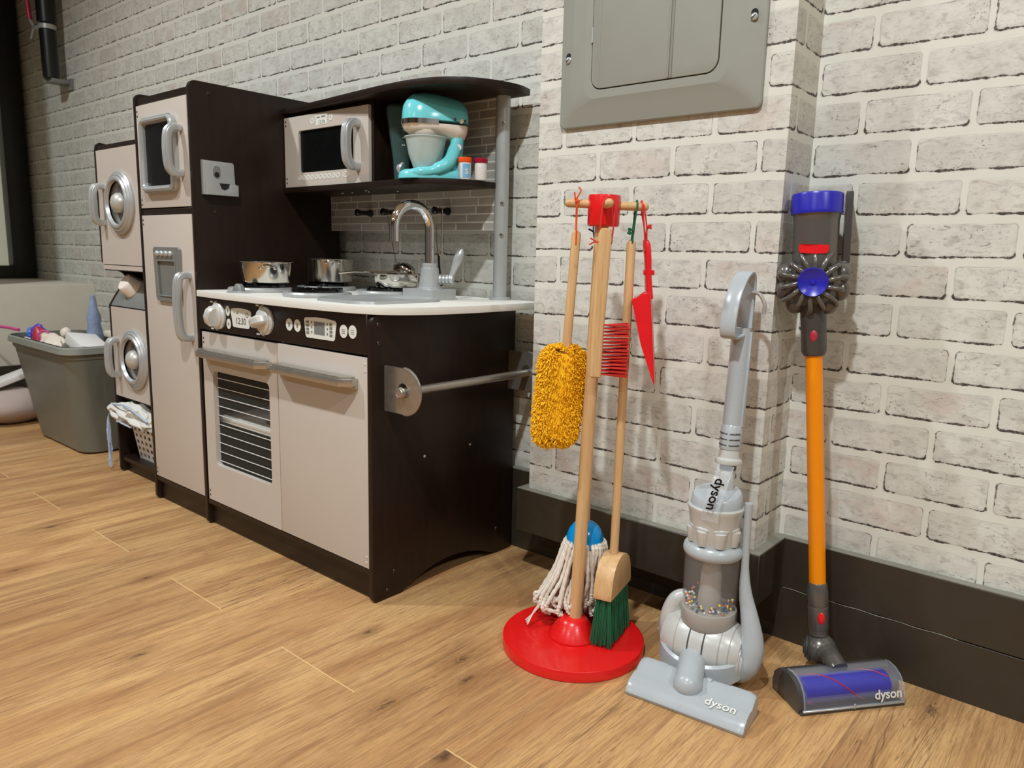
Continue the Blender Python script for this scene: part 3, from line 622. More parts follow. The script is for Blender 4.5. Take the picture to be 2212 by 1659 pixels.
link('faucet_base', MB().lathe([(0, 0), (0.0275, 0), (0.0275, 0.003), (0.0235, 0.006), (0.0225, 0.012), (0.0190, 0.046), (0.0165, 0.047), (0.0165, 0.054), (0.0140, 0.056), (0, 0.056)], T(FX, FY, ZC+0.020), 36), M['silver'], fb)
pth = [(FX, FY, ZC+0.070)]+[(FX, FY, ZC+0.08+0.0135*i) for i in range(6)]
Rr, zt = 0.046, ZC+0.150
dirv = V((-0.10, -0.995, 0)).normalized()
for i in range(0, 13):
    a = pi*i/12; pth.append(tuple(V((FX, FY, zt)) + dirv*(Rr-Rr*cos(a)) + V((0, 0, Rr*sin(a)))))
e_ = V(pth[-1]); pth += [tuple(e_+V((0, 0, -0.012))), tuple(e_+V((0, 0, -0.030)))]
link('spout', MB().tube(pth, [0.0105]*(len(pth)-1)+[0.0108], 24), M['chrome'], fb)
sd = V((0.80, 0.60, 0)).normalized(); s0 = V((FX, FY, ZC+0.042))+sd*0.012
valve = MB()
for k in range(4): valve.lathe([(0, 0), (0.0090, 0), (0.0115, 0.0022), (0.0115, 0.0055), (0.0090, 0.0075), (0, 0.0075)], axis(s0+sd*(0.0075*k), s0+sd*(0.0075*k+1)), 24)
valve.lathe([(0, 0), (0.0100, 0), (0.0115, 0.002), (0.0115, 0.008), (0.009, 0.010), (0, 0.010)], axis(s0+sd*0.030, s0+sd), 24)
link('valve', valve, M['silver'], fb)
h0 = s0+sd*0.034+V((0, 0, 0.006)); h1 = h0+sd*0.024+V((0, 0, 0.060))
hp = [h0+(h1-h0)*(i/10) for i in range(11)]
link('lever', MB().tube(hp, [0.0050, 0.0056, 0.0064, 0.0074, 0.0084, 0.0094, 0.0100, 0.0102, 0.0094, 0.0074, 0.0030], 18), M['silver'], fb)
kb = link('counter_dial', MB().lathe([(0, 0), (0.027, 0), (0.027, 0.002), (0.024, 0.0035), (0.020, 0.004), (0, 0.004)], T(0.428, 0.022, ZC), 32), M['silver'], ct)
link('dial_grip', MB().loft([[(0.428+dx*s_, 0.022+ty, ZC+0.003+h*s_) for dx, h in ((-0.019, 0), (-0.015, 0.010), (-0.006, 0.017), (0.006, 0.017), (0.015, 0.010), (0.019, 0))] for ty, s_ in ((-0.010, 0.55), (-0.004, 1), (0.004, 1), (0.010, 0.55))]), M['silver_dk'], kb)
# upper cabinet ----------------------------------------------------
YM = 0.24
link('microwave_side', MB().box((0.6135, 0.248, 0.8225), (0.6235, 0.378, 1.000)).box((0.2855, 0.254, 0.8225), (0.6135, 0.262, 1.000)), M['espresso'], K)
md = link('microwave_door', MB().prism([(0.288, 0.8235), (0.6145, 0.8235), (0.6145, 0.9895), (0.288, 0.9895)], 0.012, front(YM+0.012), 0.0, holes=[rrect(0.347, 0.856, 0.560, 0.955, 0.008)]), M['door'], K)
link('window_pane', MB().box((0.344, YM+0.006, 0.853), (0.563, YM+0.0105, 0.958)), M['black_pane'], md)
hinge_dots(md, 0.2945, (0.9805, 0.9705, 0.8440, 0.8335), YM-0.0005)
d_handle(md, 0.578, YM, 0.850, 0.962, 0.034, 0.0115)
link('microwave_display', MB().prism([(0.4175, 0.984), (0.466, 0.986), (0.4635, 0.9625), (0.421, 0.9615)], 0.0006, front(YM)), M['label'], md)
link('printed_time', MB().text('12:30', 0.0115, front(YM-0.0007) @ T(0.4425, 0.9675, 0), 0.0004).box((0.424, YM-0.0010, 0.9775), (0.436, YM-0.0006, 0.9805)).box((0.442, YM-0.0010, 0.9785), (0.458, YM-0.0006, 0.9815)), M['ink'], md)
for x, z in ((0.405, 0.973), (0.4785, 0.9745)): link('button', MB().prism(oval(x, z, 0.0072, 0.0068), 0.0006, front(YM), holes=[oval(x, z, 0.0036, 0.0036)]), M['label'], md)
for i in range(10):
    x = 0.3510+0.0168*i; link('number_key', MB().prism(oval(x, 0.8440, 0.0073, 0.0062), 0.0006, front(YM), holes=[oval(x, 0.8440, 0.0040, 0.0034)]).text(str((i+1) % 10), 0.0062, front(YM-0.0003) @ T(x, 0.8440, 0), 0.0004), M['label'], md)
link('start_key', MB().prism(oval(0.532, 0.8445, 0.0125, 0.0068), 0.0006, front(YM), holes=[oval(0.532, 0.8445, 0.0095, 0.0042)]).box((0.526, YM-0.0006, 0.8436), (0.538, YM, 0.8454)), M['label'], md)
lo = smooth_path([(0.2855, 0.236, 0), (0.50, 0.232, 0), (0.62, 0.226, 0), (0.74, 0.214, 0), (0.81, 0.222, 0), (0.855, 0.258, 0), (0.876, 0.312, 0), (0.880, 0.368, 0)], 5)
link('shelf', MB().prism([(p.x, p.y) for p in lo]+[(0.2855, 0.368)], 0.013, T(0, 0, 0.8095), 0.001), M['espresso'], K)
for x, y in ((0.44, 0.30), (0.475, 0.302), (0.54, 0.30), (0.56, 0.275), (0.62, 0.32)): link('shelf_screw', MB().lathe([(0, 0), (0.003, 0), (0.002, 0.0012), (0, 0.0012)], axis((x, y, 0.8095), (x, y, 0)), 10), M['bolt_white'], K)
hi_ = smooth_path([(0.2855, 0.238, 0), (0.45, 0.226, 0), (0.60, 0.212, 0), (0.72, 0.203, 0), (0.82, 0.207, 0), (0.895, 0.242, 0), (0.932, 0.300, 0), (0.945, 0.360, 0), (0.936, 0.408, 0)], 5)
link('top_shelf', MB().prism([(p.x, p.y) for p in hi_]+[(0.2855, 0.410)], 0.0135, T(0, 0, 0.9995), 0.001), M['espresso'], K)
link('backsplash', MB().box((0.2855, 0.378, 0.7225), (0.868, 0.386, 0.9990)), M['splash'], K)
col = link('column', MB().cyl((0.8845, 0.3835, ZC+0.004), (0.8845, 0.3835, 0.9995), 0.0152, seg=36).lathe([(0, 0), (0.0235, 0), (0.0235, 0.005), (0.020, 0.0065), (0, 0.0065)], T(0.8845, 0.3835, ZC), 36), M['silver'], K)
for z in (0.943, 0.779, 0.712): screws([(0.8965, 0.3720, z)], col, 0.0042, 'steel', (0.72, -0.69, 0), 'screw')
# hooks on the backsplash
for x in (0.452, 0.550, 0.728):
    hk = MB().lathe([(0, 0), (0.0085, 0), (0.0090, 0.004), (0.0060, 0.012), (0.0055, 0.030), (0.0085, 0.040), (0.0085, 0.046), (0.005, 0.049), (0, 0.049)], axis((x, 0.378, 0.765), (x, 0, 0.765)), 22)
    link('peg', hk, M['black_glossy'], K)
# towel bar --------------------------------------------------------
tbx, tbz = 0.968, 0.419
tb = link('towel_bar', MB().cyl((tbx, 0.018, tbz), (tbx, 0.402, tbz), 0.0082, seg=24, bev=0.001), M['brushed'], K)
for yb_ in (0.035, 0.389):
    poly = [(0.915, 0.378), (0.9665, 0.378)]+[(0.968+0.0425*sin(t), 0.4205-0.0425*cos(t)) for t in [pi*i/20 for i in range(21)]]+[(0.915, 0.463)]
    br = link('towel_bar_bracket', MB().prism(poly, 0.005, front(yb_), 0.0, holes=[oval(0.966, 0.4235, 0.0125, 0.0125, 20)]), M['brushed'], K)
    link('bracket_rim', MB().tube([(x, yb_-0.0025, z) for x, z in poly[1:-1]], 0.0030, 8), M['brushed'], br)
link('bar_cap', MB().lathe([(0, 0), (0.0105, 0), (0.0105, 0.006), (0.0088, 0.0085), (0.0060, 0.0088), (0.0055, 0.006), (0, 0.006)], axis((tbx, 0.026, tbz), (tbx, -1, tbz)), 24), M['brushed'], tb)
# phone holder on the fridge side ---------------------------------
ph = MB().prism([(0.019, 0.791), (0.101, 0.791), (0.103, 0.818), (0.099, 0.819), (0.097, 0.863), (0.094, 0.867), (0.019, 0.868)], 0.010, side(0.285), 0.002)
ph.prism([(0.024, 0.7905), (0.102, 0.7905), (0.102, 0.816), (0.083, 0.816), (0.079, 0.806), (0.069, 0.801), (0.059, 0.806), (0.055, 0.817), (0.024, 0.820)], 0.010, side(0.294), 0.002)
pho = link('phone_holder', ph, M['silver'], K)
link('holder_hook', MB().prism(rrect(0.044, 0.829, 0.062, 0.857, 0.0088), 0.0015, side(0.2948)), M['silver_dk'], pho)
link('holder_slot', MB().prism(rrect(0.0465, 0.831, 0.0585, 0.843, 0.0055), 0.0006, side(0.2961)).prism([(0.058, 0.8185), (0.084, 0.8185), (0.083, 0.812), (0.078, 0.806), (0.069, 0.803), (0.061, 0.807)], 0.0008, side(0.2945)), M['inside_dark'], pho)
# ================================================================== THINGS ON THE KITCHEN
def pan(name, label, x, y, z, r, h, mat='steel', loops=(), taper=0.90, group=None):
    t = thing(name, label, 'cookware', (x, y, z), group)
    link('body', MB().lathe([(0, 0), (r*taper*0.9, 0), (r*taper, 0.004), (r*0.97, h*0.55), (r, h-0.002), (r*1.06, h-0.0008), (r*1.06, h+0.0006), (r*0.985, h), (r*0.95, h*0.55), (r*taper*0.93, 0.006), (0, 0.0055)], T(x, y, z), 48), M[mat], t)
    return t
ZB = ZC+0.0185
p1 = pan('cooking_pot', 'open steel pot with flared rim on the front burner beside the tall dark cabinet', 0.400, 0.108, ZB, 0.059, 0.050)
def loops(p, x, y, z, r, angs, mat='steel'):
    for a in angs:
        d = V((cos(a), sin(a), 0)); n_ = V((-sin(a), cos(a), 0)); c_ = V((x, y, z))+d*(r-0.001)
        link('loop_handle', MB().tube(smooth_path([c_+n_*0.016, c_+d*0.013+n_*0.012+V((0, 0, 0.004)), c_+d*0.016+V((0, 0, 0.005)), c_+d*0.013-n_*0.012+V((0, 0, 0.004)), c_-n_*0.016], 5), 0.0022, 8).ball(c_+n_*0.016, 0.0035).ball(c_-n_*0.016, 0.0035), M[mat], p)
loops(p1, 0.400, 0.108, ZB+0.036, 0.0575, (radians(-28), radians(152)))
p2 = pan('stock_pot', 'taller round steel pot with small loop handles on the rear burner', 0.396, 0.290, ZB, 0.058, 0.058, taper=0.96)
loops(p2, 0.396, 0.290, ZB+0.050, 0.0575, (radians(-30), radians(150)))
p3 = pan('frying_pan', 'shallow steel frying pan with long flat handle on the burner behind the sink', 0.655, 0.288, ZB, 0.055, 0.031, taper=0.86)
hd = V((-0.80, -0.60, 0)).normalized(); b3 = V((0.655, 0.288, ZB+0.030))
link('handle', MB().tube([b3+hd*0.054, b3+hd*0.065+V((0, 0, 0.003)), b3+hd*0.10+V((0, 0, 0.003)), b3+hd*0.135+V((0, 0, -0.001))], [0.004, 0.0055, 0.0065, 0.0085], 12, flat=(1, 0.3)), M['steel'], p3)
sp_ = thing('ladle', 'small steel ladle lying across the shallow frying pan', 'ladle', (0.66, 0.28, ZB+0.033))
link('bowl', MB().ball((0.675, 0.300, ZB+0.043), 0.0175, (1.25, 1, 0.62), Matrix.Rotation(radians(25), 4, 'Y'), cut=-0.003), M['steel'], sp_)
link('handle', MB().tube([(0.66, 0.292, ZB+0.040), (0.64, 0.275, ZB+0.0345), (0.60, 0.235, ZB+0.0340)], [0.0028, 0.0024, 0.0034], 8, flat=(1, 0.5)), M['steel'], sp_)
bt = thing('spatula', 'thin wire kitchen spatula hanging from the middle black peg behind the faucet', 'utensil', (0.550, 0.349, 0.62), 'toy utensils hanging on the backsplash pegs')
link('wire', MB().tube([(0.552, 0.349, 0.772), (0.545, 0.349, 0.7735), (0.548, 0.351, 0.745), (0.560, 0.355, 0.690), (0.570, 0.358, 0.645)], 0.0013, 8), M['steel'], bt)
link('blade', MB().prism([(-0.011, 0), (0.011, 0), (0.013, -0.024), (-0.013, -0.024)], 0.0012, Matrix(((1, 0, 0, 0.571), (0, 0, -1, 0.360), (0, 1, 0, 0.648), (0, 0, 0, 1)))), M['steel'], bt)
wk = thing('tongs', 'slim two-armed steel tongs with black tips hanging from the right black peg', 'utensil', (0.728, 0.350, 0.60), 'toy utensils hanging on the backsplash pegs')
link('wire', MB().tube([(0.7255, 0.349, 0.665), (0.7195, 0.349, 0.700), (0.7185, 0.349, 0.768), (0.728, 0.349, 0.7735), (0.7375, 0.349, 0.768), (0.7365, 0.349, 0.700), (0.7290, 0.349, 0.665)], 0.0014, 8), M['steel'], wk)
link('tip', MB().tube([(0.727, 0.349, 0.667), (0.729, 0.349, 0.640), (0.734, 0.349, 0.610)], 0.0026, 8).ball((0.736, 0.349, 0.604), 0.007, (1, 0.5, 1.2)), M['black_glossy'], wk)
# stand mixer ------------------------------------------------------
mx = thing('stand_mixer', 'aqua and cream toy stand mixer with frosted bowl on the upper shelf', 'mixer', (0.765, 0.283, 0.8228))
Fd = V((-0.60, -0.80, 0)); Ld = V((-0.80, 0.60, 0))     # forward, left
MXM = Matrix(((Fd.x, Ld.x, 0, 0.792), (Fd.y, Ld.y, 0, 0.277), (0, 0, 1, 0.8228), (0, 0, 0, 1)))   # local x forward, y left, z up
def mt(p): return MXM @ V(p)
base = MB()
outl = [(-0.052, -0.030), (-0.030, -0.038), (0.02, -0.044), (0.055, -0.040), (0.076, -0.022), (0.080, 0.0), (0.076, 0.022), (0.055, 0.040), (0.02, 0.044), (-0.030, 0.038), (-0.052, 0.030), (-0.058, 0)]
op = [(p.x, p.y) for p in smooth_path([(x, y, 0) for x, y in outl], 4, True)]
def ringz(s_, z, dx=0.0): return [mt((x*s_+dx, y*s_, z)) for x, y in op]
base.loft([ringz(1, 0), ringz(1.0, 0.006), ringz(0.96, 0.014), ringz(0.88, 0.018), ringz(0.60, 0.020)])
base.loft([[mt((-0.036+a*0.020, b*0.030, 0.012)) for a, b in oval(0, 0, 1, 1, 24)], [mt((-0.040+a*0.016, b*0.026, 0.045)) for a, b in oval(0, 0, 1, 1, 24)], [mt((-0.044+a*0.014, b*0.021, 0.078)) for a, b in oval(0, 0, 1, 1, 24)], [mt((-0.044+a*0.015, b*0.020, 0.100)) for a, b in oval(0, 0, 1, 1, 24)]])
for s_ in (-1, 1):
    base.tube(smooth_path([mt((0.058, s_*0.022, 0.008)), mt((0.046, s_*0.034, 0.011)), mt((0.010, s_*0.036, 0.015)), mt((-0.022, s_*0.032, 0.034)), mt((-0.036, s_*0.018, 0.062)), mt((-0.042, s_*0.008, 0.088))], 5), [0.009]*6+[0.011]*5+[0.014]*5+[0.014]*5+[0.012]*5, 14)
link('base', base, M['aqua'], mx)
bowl = link('bowl', MB().lathe([(0, 0), (0.024, 0), (0.026, 0.003), (0.036, 0.030), (0.0425, 0.062), (0.0455, 0.064), (0.0455, 0.066), (0.0412, 0.0645), (0.0345, 0.030), (0.0245, 0.005), (0, 0.004)], MXM @ T(0.022, 0, 0.020), 44), M['frost'], mx)
hdp = MB(); crp = MB(); bnd = MB()
def hring(x, ry, zt_, zb_, n=28, zc=0.118, lo=False, hi=False):
    pts = []
    for i in range(n):
        a = 2*pi*i/n; z = zc + (zt_*sin(a) if sin(a) > 0 else zb_*sin(a)); pts.append((x, ry*cos(a), z))
    return pts
secs = [(-0.066, 0.012, 0.020, 0.0), (-0.062, 0.024, 0.034, 0.0), (-0.050, 0.032, 0.046, 0.0), (-0.025, 0.036, 0.052, 0.0), (0.005, 0.0385, 0.057, 0.0), (0.030, 0.0395, 0.058, 0.0), (0.050, 0.037, 0.054, 0.0), (0.062, 0.029, 0.044, 0.0), (0.0695, 0.019, 0.030, 0.0), (0.072, 0.006, 0.012, 0)]
hdp.loft([[mt(p) for p in hring(x, ry, zt_, 0.001, zc=0.117)] for x, ry, zt_, _ in secs])
link('motor_head', hdp, M['aqua'], mx)
crp.loft([[mt(p) for p in hring(x, ry*0.99, 0.001, zb, zc=0.110)] for x, ry, zb in ((-0.064, 0.014, 0.016), (-0.058, 0.024, 0.028), (-0.042, 0.031, 0.034),  (-0.015, 0.036, 0.022), (0.010, 0.0385, 0.022), (0.035, 0.0385, 0.024), (0.055, 0.033, 0.020), (0.066, 0.022, 0.012), (0.071, 0.008, 0.005))])
crp.lathe([(0, 0.012), (0.033, 0.012), (0.030, 0.002), (0.021, -0.006), (0.0, -0.006)], MXM @ T(0.024, 0, 0.086), 32)
link('underside', crp, M['cream'], mx)
bnd.loft([[mt((x, y, z)) for x, y in [(p.x, p.y) for p in smooth_path([(0.000, -0.0385, 0), (0.030, -0.0402, 0), (0.052, -0.0372, 0), (0.065, -0.0275, 0), (0.0735, -0.010, 0), (0.0735, 0.010, 0), (0.065, 0.0275, 0), (0.052, 0.0372, 0), (0.030, 0.0402, 0), (0.000, 0.0385, 0)], 4)]] for z in (0.1085, 0.1185)], cap=True)
link('trim_band', bnd, M['chrome'], mx)
link('beater', MB().cyl(mt((0.024, 0, 0.080)), mt((0.024, 0, 0.034)), 0.0026).cyl(mt((0.024, 0, 0.082)), mt((0.024, 0, 0.072)), 0.017, 0.013), M['vac_mid'], mx)
link('mode_switch', MB().ball(mt((-0.048, -0.0325, 0.118)), 0.0055, (1, 0.7, 1)), M['cream'], mx)
link('lock_button', MB().ball(mt((-0.034, -0.0360, 0.1195)), 0.0030).ball(mt((-0.056, -0.0285, 0.119)), 0.0026), M['gun_dk'], mx)
link('dial', MB().lathe([(0, 0), (0.0135, 0), (0.0135, 0.004), (0.009, 0.007), (0.006, 0.011), (0, 0.011)], axis(mt((0.070, 0.020, 0.022)), mt((0.170, 0.06, 0.060))), 24), M['silver'], mx)
link('column_badge', MB().lathe([(0, 0), (0.008, 0), (0.0085, 0.0015), (0.006, 0.0035), (0, 0.0035)], axis(mt((-0.043, -0.024, 0.066)), mt((-0.043, -1, 0.2))), 20), M['silver'], mx)
jg = thing('blender_jug', 'dark translucent blender jug with white measuring marks behind the toy mixer', 'jug', (0.664, 0.292, 0.8228))
link('jug_body', MB().lathe([(0, 0), (0.015, 0), (0.016, 0.004), (0.0185, 0.05), (0.0315, 0.140), (0.0335, 0.158), (0.0320, 0.158), (0.0300, 0.141), (0.0172, 0.05), (0.0148, 0.006), (0, 0.005)], T(0.664, 0.292, 0.8228), 36), M['jug'], jg)
link('jug_lid', MB().lathe([(0, 0.158), (0.033, 0.158), (0.033, 0.162), (0.025, 0.168), (0, 0.168)], T(0.664, 0.292, 0.8228), 32), M['jug'], jg)
for i in range(5):
    z = 0.080+i*0.0155; a0 = radians(-38+2*i); r_ = 0.0232+0.0022*i
    link('measuring_mark', MB().tube([(0.664+r_*cos(a0+k*0.10), 0.292+r_*sin(a0+k*0.10), 0.8228+z) for k in range(4)], 0.0009, 6), M['print_white'], jg)
def shaker(x, y, lid, label):
    t = thing('spice_shaker', label, 'shaker', (x, y, 0.8228), 'toy spice shakers')
    b_ = link('jar', MB().lathe([(0, 0), (0.0125, 0), (0.0130, 0.001), (0.0130, 0.0345), (0, 0.0345)], T(x, y, 0.8228), 28), M['white_pl'], t)
    link('lid', MB().lathe([(0, 0), (0.0140, 0), (0.0145, 0.001), (0.0145, 0.0085), (0.0130, 0.0100), (0, 0.0102)], T(x, y, 0.8228+0.0345), 28), M[lid], t); return t, b_
t_, b_ = shaker(0.858, 0.296, 'orange_lid', 'small white shaker with orange lid and blue S label')
vd = (CAM-V((0.858, 0.296, 0.84))); az = math.atan2(vd.y, vd.x)+0.30
lb = MB()
arcp = [(0.0132*cos(az+radians(a)), 0.0132*sin(az+radians(a))) for a in range(-38, 39, 6)]
lb.loft([[(0.858+x*s_, 0.296+y*s_, 0.8228+z) for x, y in arcp for s_ in (1,)]+[(0.858+x*1.02, 0.296+y*1.02, 0.8228+z) for x, y in arcp[::-1]] for z in (0.003, 0.031)])
link('jar_label', lb, M['sky_label'], b_)
c0 = V((0.858+0.0138*cos(az), 0.296+0.0138*sin(az), 0.8228+0.0150)); zz = V((cos(az), sin(az), 0)); xx = V((-sin(az), cos(az), 0))
link('printed_letter', MB().text('S', 0.0150, Matrix(((xx.x, 0, zz.x, c0.x), (xx.y, 0, zz.y, c0.y), (0, 1, 0, c0.z), (0, 0, 0, 1))), 0.0006, 0.0004), M['print_white'], b_)
shaker(0.878, 0.335-0.012, 'crimson_lid', 'small plain white shaker with dark crimson lid beside the silver column')
# ================================================================== LAUNDRY CENTRE
LX0, LX1 = -0.325, -0.016
L = thing('play_laundry_center', 'dark brown toy laundry tower with round dryer and washer doors left of the kitchen', 'play laundry', (-0.17, 0.2, 0))
def laundry_side(x0, x1):
    pts = [(0.050, 0.0), (0.041, 0.008), (0.040, 0.497)]
    pts += [(p.x, p.y) for p in smooth_path([(0.040, 0.500, 0), (0.062, 0.535, 0), (0.088, 0.572, 0), (0.080, 0.592, 0), (0.045, 0.606, 0), (0.028, 0.622, 0)], 5)]
    pts += [(0.027, 0.93), (0.030, 0.945), (0.040, 0.952), (0.055, 0.950), (0.075, 0.942), (0.110, 0.940), (0.34, 0.940), (0.34, 0.0), (0.30, 0.0)]
    for i in range(1, 12): u = i/12; pts.append((0.30-0.20*u, 0.030*sin(pi*u)**0.8))
    pts.append((0.10, 0.0))
    link('side_panel', MB().prism(pts, x1-x0, side(x0), 0.001), M['espresso'], L)
laundry_side(LX0, LX0+0.011); laundry_side(LX1-0.011, LX1)
a0, a1 = LX0+0.011, LX1-0.011
link('top_board', MB().box((a0, 0.030, 0.930), (a1, 0.335, 0.941)), M['espresso'], L)
link('dryer_floor', MB().box((a0, 0.032, 0.600), (a1, 0.335, 0.6125)), M['espresso'], L)
link('trim_strip', MB().box((a0, 0.0285, 0.603), (a1, 0.0315, 0.6155)), M['door'], L)
link('back_panel', MB().box((a0, 0.325, 0.045), (a1, 0.333, 0.93)), M['espresso'], L)
link('bottom_shelf', MB().box((a0, 0.046, 0.036), (a1, 0.325, 0.048)), M['espresso'], L)
link('kick_board', MB().box((a0, 0.058, 0.003), (a1, 0.068, 0.036)), M['espresso'], L)
link('inner_shelf', MB().box((a0, 0.056, 0.224), (a1, 0.325, 0.235)).box((a0, 0.10, 0.49), (a1, 0.325, 0.50)), M['espresso'], L)
link('dark_inside', MB().box((a0+0.001, 0.12, 0.505), (a1-0.001, 0.13, 0.600)), M['inside_dark'], L)
cpl = link('control_panel', MB().prism([(0.042, 0.500), (0.045, 0.499), (0.092, 0.570), (0.088, 0.574)], a1-a0, side(a0)), M['silver_dk'], L)
link('washer_knob', MB().lathe([(0, 0), (0.033, 0), (0.033, 0.004), (0.030, 0.008), (0.0295, 0.026), (0.024, 0.033), (0, 0.034)], axis((-0.232, 0.076, 0.552), (-0.232, -0.30, 0.80)), 32), M['cream'], cpl)
def porthole_door(name, y, z0, z1, cz, hz0, hz1):
    cx = -0.166
    d = link(name, MB().prism([(a0+0.002, z0), (a1-0.002, z0), (a1-0.002, z1), (a0+0.002, z1)], 0.011, front(y+0.011), 0.0, holes=[oval(cx, cz, 0.060, 0.060, 36)]), M['door'], L)
    m = axis((cx, y, cz), (cx, y-1, cz))
    link('ring', MB().lathe([(0.056, 0), (0.083, 0), (0.084, 0.006), (0.080, 0.010), (0.077, 0.010), (0.074, 0.014), (0.069, 0.014), (0.066, 0.018), (0.060, 0.018), (0.056, 0.010)], m, 48, closed_ends=False), M['silver'], d)
    link('porthole_pane', MB().lathe([(0, 0.003), (0.058, 0.003), (0.058, 0.005), (0, 0.005)], m, 40), M['clear_smoke'], d)
    link('drum', MB().lathe([(0.0, -0.055), (0.050, -0.055), (0.060, -0.012)], m, 40, closed_ends=False), M['gun_dk'], d)
    link('center_dome', MB().lathe([(0.027, 0.004), (0.0255, 0.013), (0.019, 0.021), (0.010, 0.0255), (0, 0.027)], m, 32, closed_ends=False), M['dome'], d)
    d_handle(d, -0.276, y, hz0, hz1, 0.030, 0.0105)
    return d
porthole_door('dryer_door', 0.027, 0.6175, 0.928, 0.783, 0.722, 0.840)
porthole_door('washer_door', 0.040, 0.236, 0.496, 0.356, 0.292, 0.412)
def blob(c, r, sc3, seed, amp=0.3, m=None):
    b = bmesh.new(); bmesh.ops.create_icosphere(b, subdivisions=3, radius=1)
    for v in b.verts:
        n_ = 1+amp*noise.noise(v.co*1.8+V((seed, 0, 0))); v.co = V((v.co.x*sc3[0], v.co.y*sc3[1], v.co.z*sc3[2]))*r*n_
    mb = MB(); mb._add(b, T(*c) @ (m or Matrix.Identity(4))); return mb
# laundry basket with cloth in the open niche
lb_ = thing('laundry_basket', 'small white plastic basket with square holes in the bottom of the toy laundry tower', 'basket', (-0.175, 0.13, 0.0485))
bk = MB(); bx0, bx1, by0, by1, bz0, bz1 = -0.272, -0.070, 0.062, 0.20, 0.0485, 0.158
def bwall(p00, p10, p01, p11, nu, nv, skip=True):
    p00, p10, p01, p11 = map(V, (p00, p10, p01, p11)); nrm = (p10-p00).cross(p01-p00).normalized()*0.0018
    def P_(u, v): return p00*(1-u)*(1-v)+p10*u*(1-v)+p01*(1-u)*v+p11*u*v
    us = [0.0]; 
    for i in range(nu): us += [(i+0.28)/nu*1.0, (i+0.82)/nu]
    us.append(1.0); vs = [0.0]
    for j in range(nv): vs += [(j+0.38)/(nv+0.5), (j+0.90)/(nv+0.5)]
    vs.append(1.0)
    for i in range(len(us)-1):
        for j in range(len(vs)-1):
            if i % 2 == 1 and j % 2 == 1: continue
            q = [P_(us[i], vs[j]), P_(us[i+1], vs[j]), P_(us[i+1], vs[j+1]), P_(us[i], vs[j+1])]
            bk.loft([q, [a+nrm for a in q]])
t_ = 0.014
bwall((bx0+t_, by0+t_, bz0), (bx1-t_, by0+t_, bz0), (bx0, by0, bz1), (bx1, by0, bz1), 7, 5)
bwall((bx0+t_, by1-t_, bz0), (bx1-t_, by1-t_, bz0), (bx0, by1, bz1), (bx1, by1, bz1), 9, 5)
bwall((bx0+t_, by0+t_, bz0), (bx0+t_, by1-t_, bz0), (bx0, by0, bz1), (bx0, by1, bz1), 6, 5)
bwall((bx1-t_, by0+t_, bz0), (bx1-t_, by1-t_, bz0), (bx1, by0, bz1), (bx1, by1, bz1), 6, 5)
bk.box((bx0+t_, by0+t_, bz0), (bx1-t_, by1-t_, bz0+0.003))
link('body', bk, M['white_pl'], lb_)
link('rim', MB().tube([(x, y, bz1) for x, y in rrect(bx0-0.002, by0-0.002, bx1+0.002, by1+0.002, 0.012)], 0.0042, 8, closed=True), M['white_pl'], lb_)
def blanket(c, sx, sy, hz, seed, nx=34, ny=26, droop=0.0):
    mb = MB(); b = bmesh.new(); g = []
    for j in range(ny):
        row = []
        for i in range(nx):
            u = i/(nx-1)*2-1; v = j/(ny-1)*2-1
            e = max(0, 1-u**4)*max(0, 1-v**4)
            p = V((u*sx, v*sy, 0)); n_ = noise.noise(V((u*1.7+seed, v*1.7, seed)))*0.5+noise.noise(V((u*4+seed, v*4, 2)))*0.22
            z = hz*(e**0.4)*(0.75+0.5*n_)
            row.append(b.verts.new(V(c)+V((p.x*(1+0.06*n_), p.y*(1+0.06*n_), z))))
        g.append(row)
    for j in range(ny-1):
        for i in range(nx-1): b.faces.new((g[j][i], g[j][i+1], g[j+1][i+1], g[j+1][i]))
    r = bmesh.ops.solidify(b, geom=b.faces[:], thickness=0.003)
    return mb._add(b)
clo = thing('folded_cloth', 'crumpled white cloth with pale blue edging heaped on the white basket', 'cloth', (-0.18, 0.11, 0.162))
cb = blanket((-0.185, 0.100, 0.164), 0.122, 0.072, 0.052, 3.3)
cb._add(blob((-0.262, 0.052, 0.186), 0.050, (1.05, 0.62, 0.62), 3, 0.55).bm); cb._add(blob((-0.195, 0.050, 0.196), 0.050, (1.3, 0.58, 0.55), 8, 0.6).bm); cb._add(blob((-0.125, 0.054, 0.184), 0.046, (1.3, 0.6, 0.5), 5, 0.6).bm)
cb.tube(smooth_path([(-0.250, 0.022, 0.176), (-0.305, 0.024, 0.190), (-0.300, 0.024, 0.208), (-0.250, 0.022, 0.196), (-0.180, 0.024, 0.180), (-0.110, 0.030, 0.168)], 6), [0.009+0.006*sin(i*0.55)**2 for i in range(31)], 12, flat=(1, 0.7))
link('cloth_body', cb, M['cloth'], clo)
link('blue_edge', MB().tube(smooth_path([(-0.295, 0.018, 0.214), (-0.255, 0.014, 0.218), (-0.20, 0.016, 0.222), (-0.14, 0.020, 0.208), (-0.085, 0.026, 0.190)], 6), 0.0030, 8).tube(smooth_path([(-0.290, 0.022, 0.172), (-0.24, 0.018, 0.166), (-0.18, 0.022, 0.160)], 6), 0.0026, 8), M['cloth_blue'], clo)
fr_ = MB(); random.seed(5)
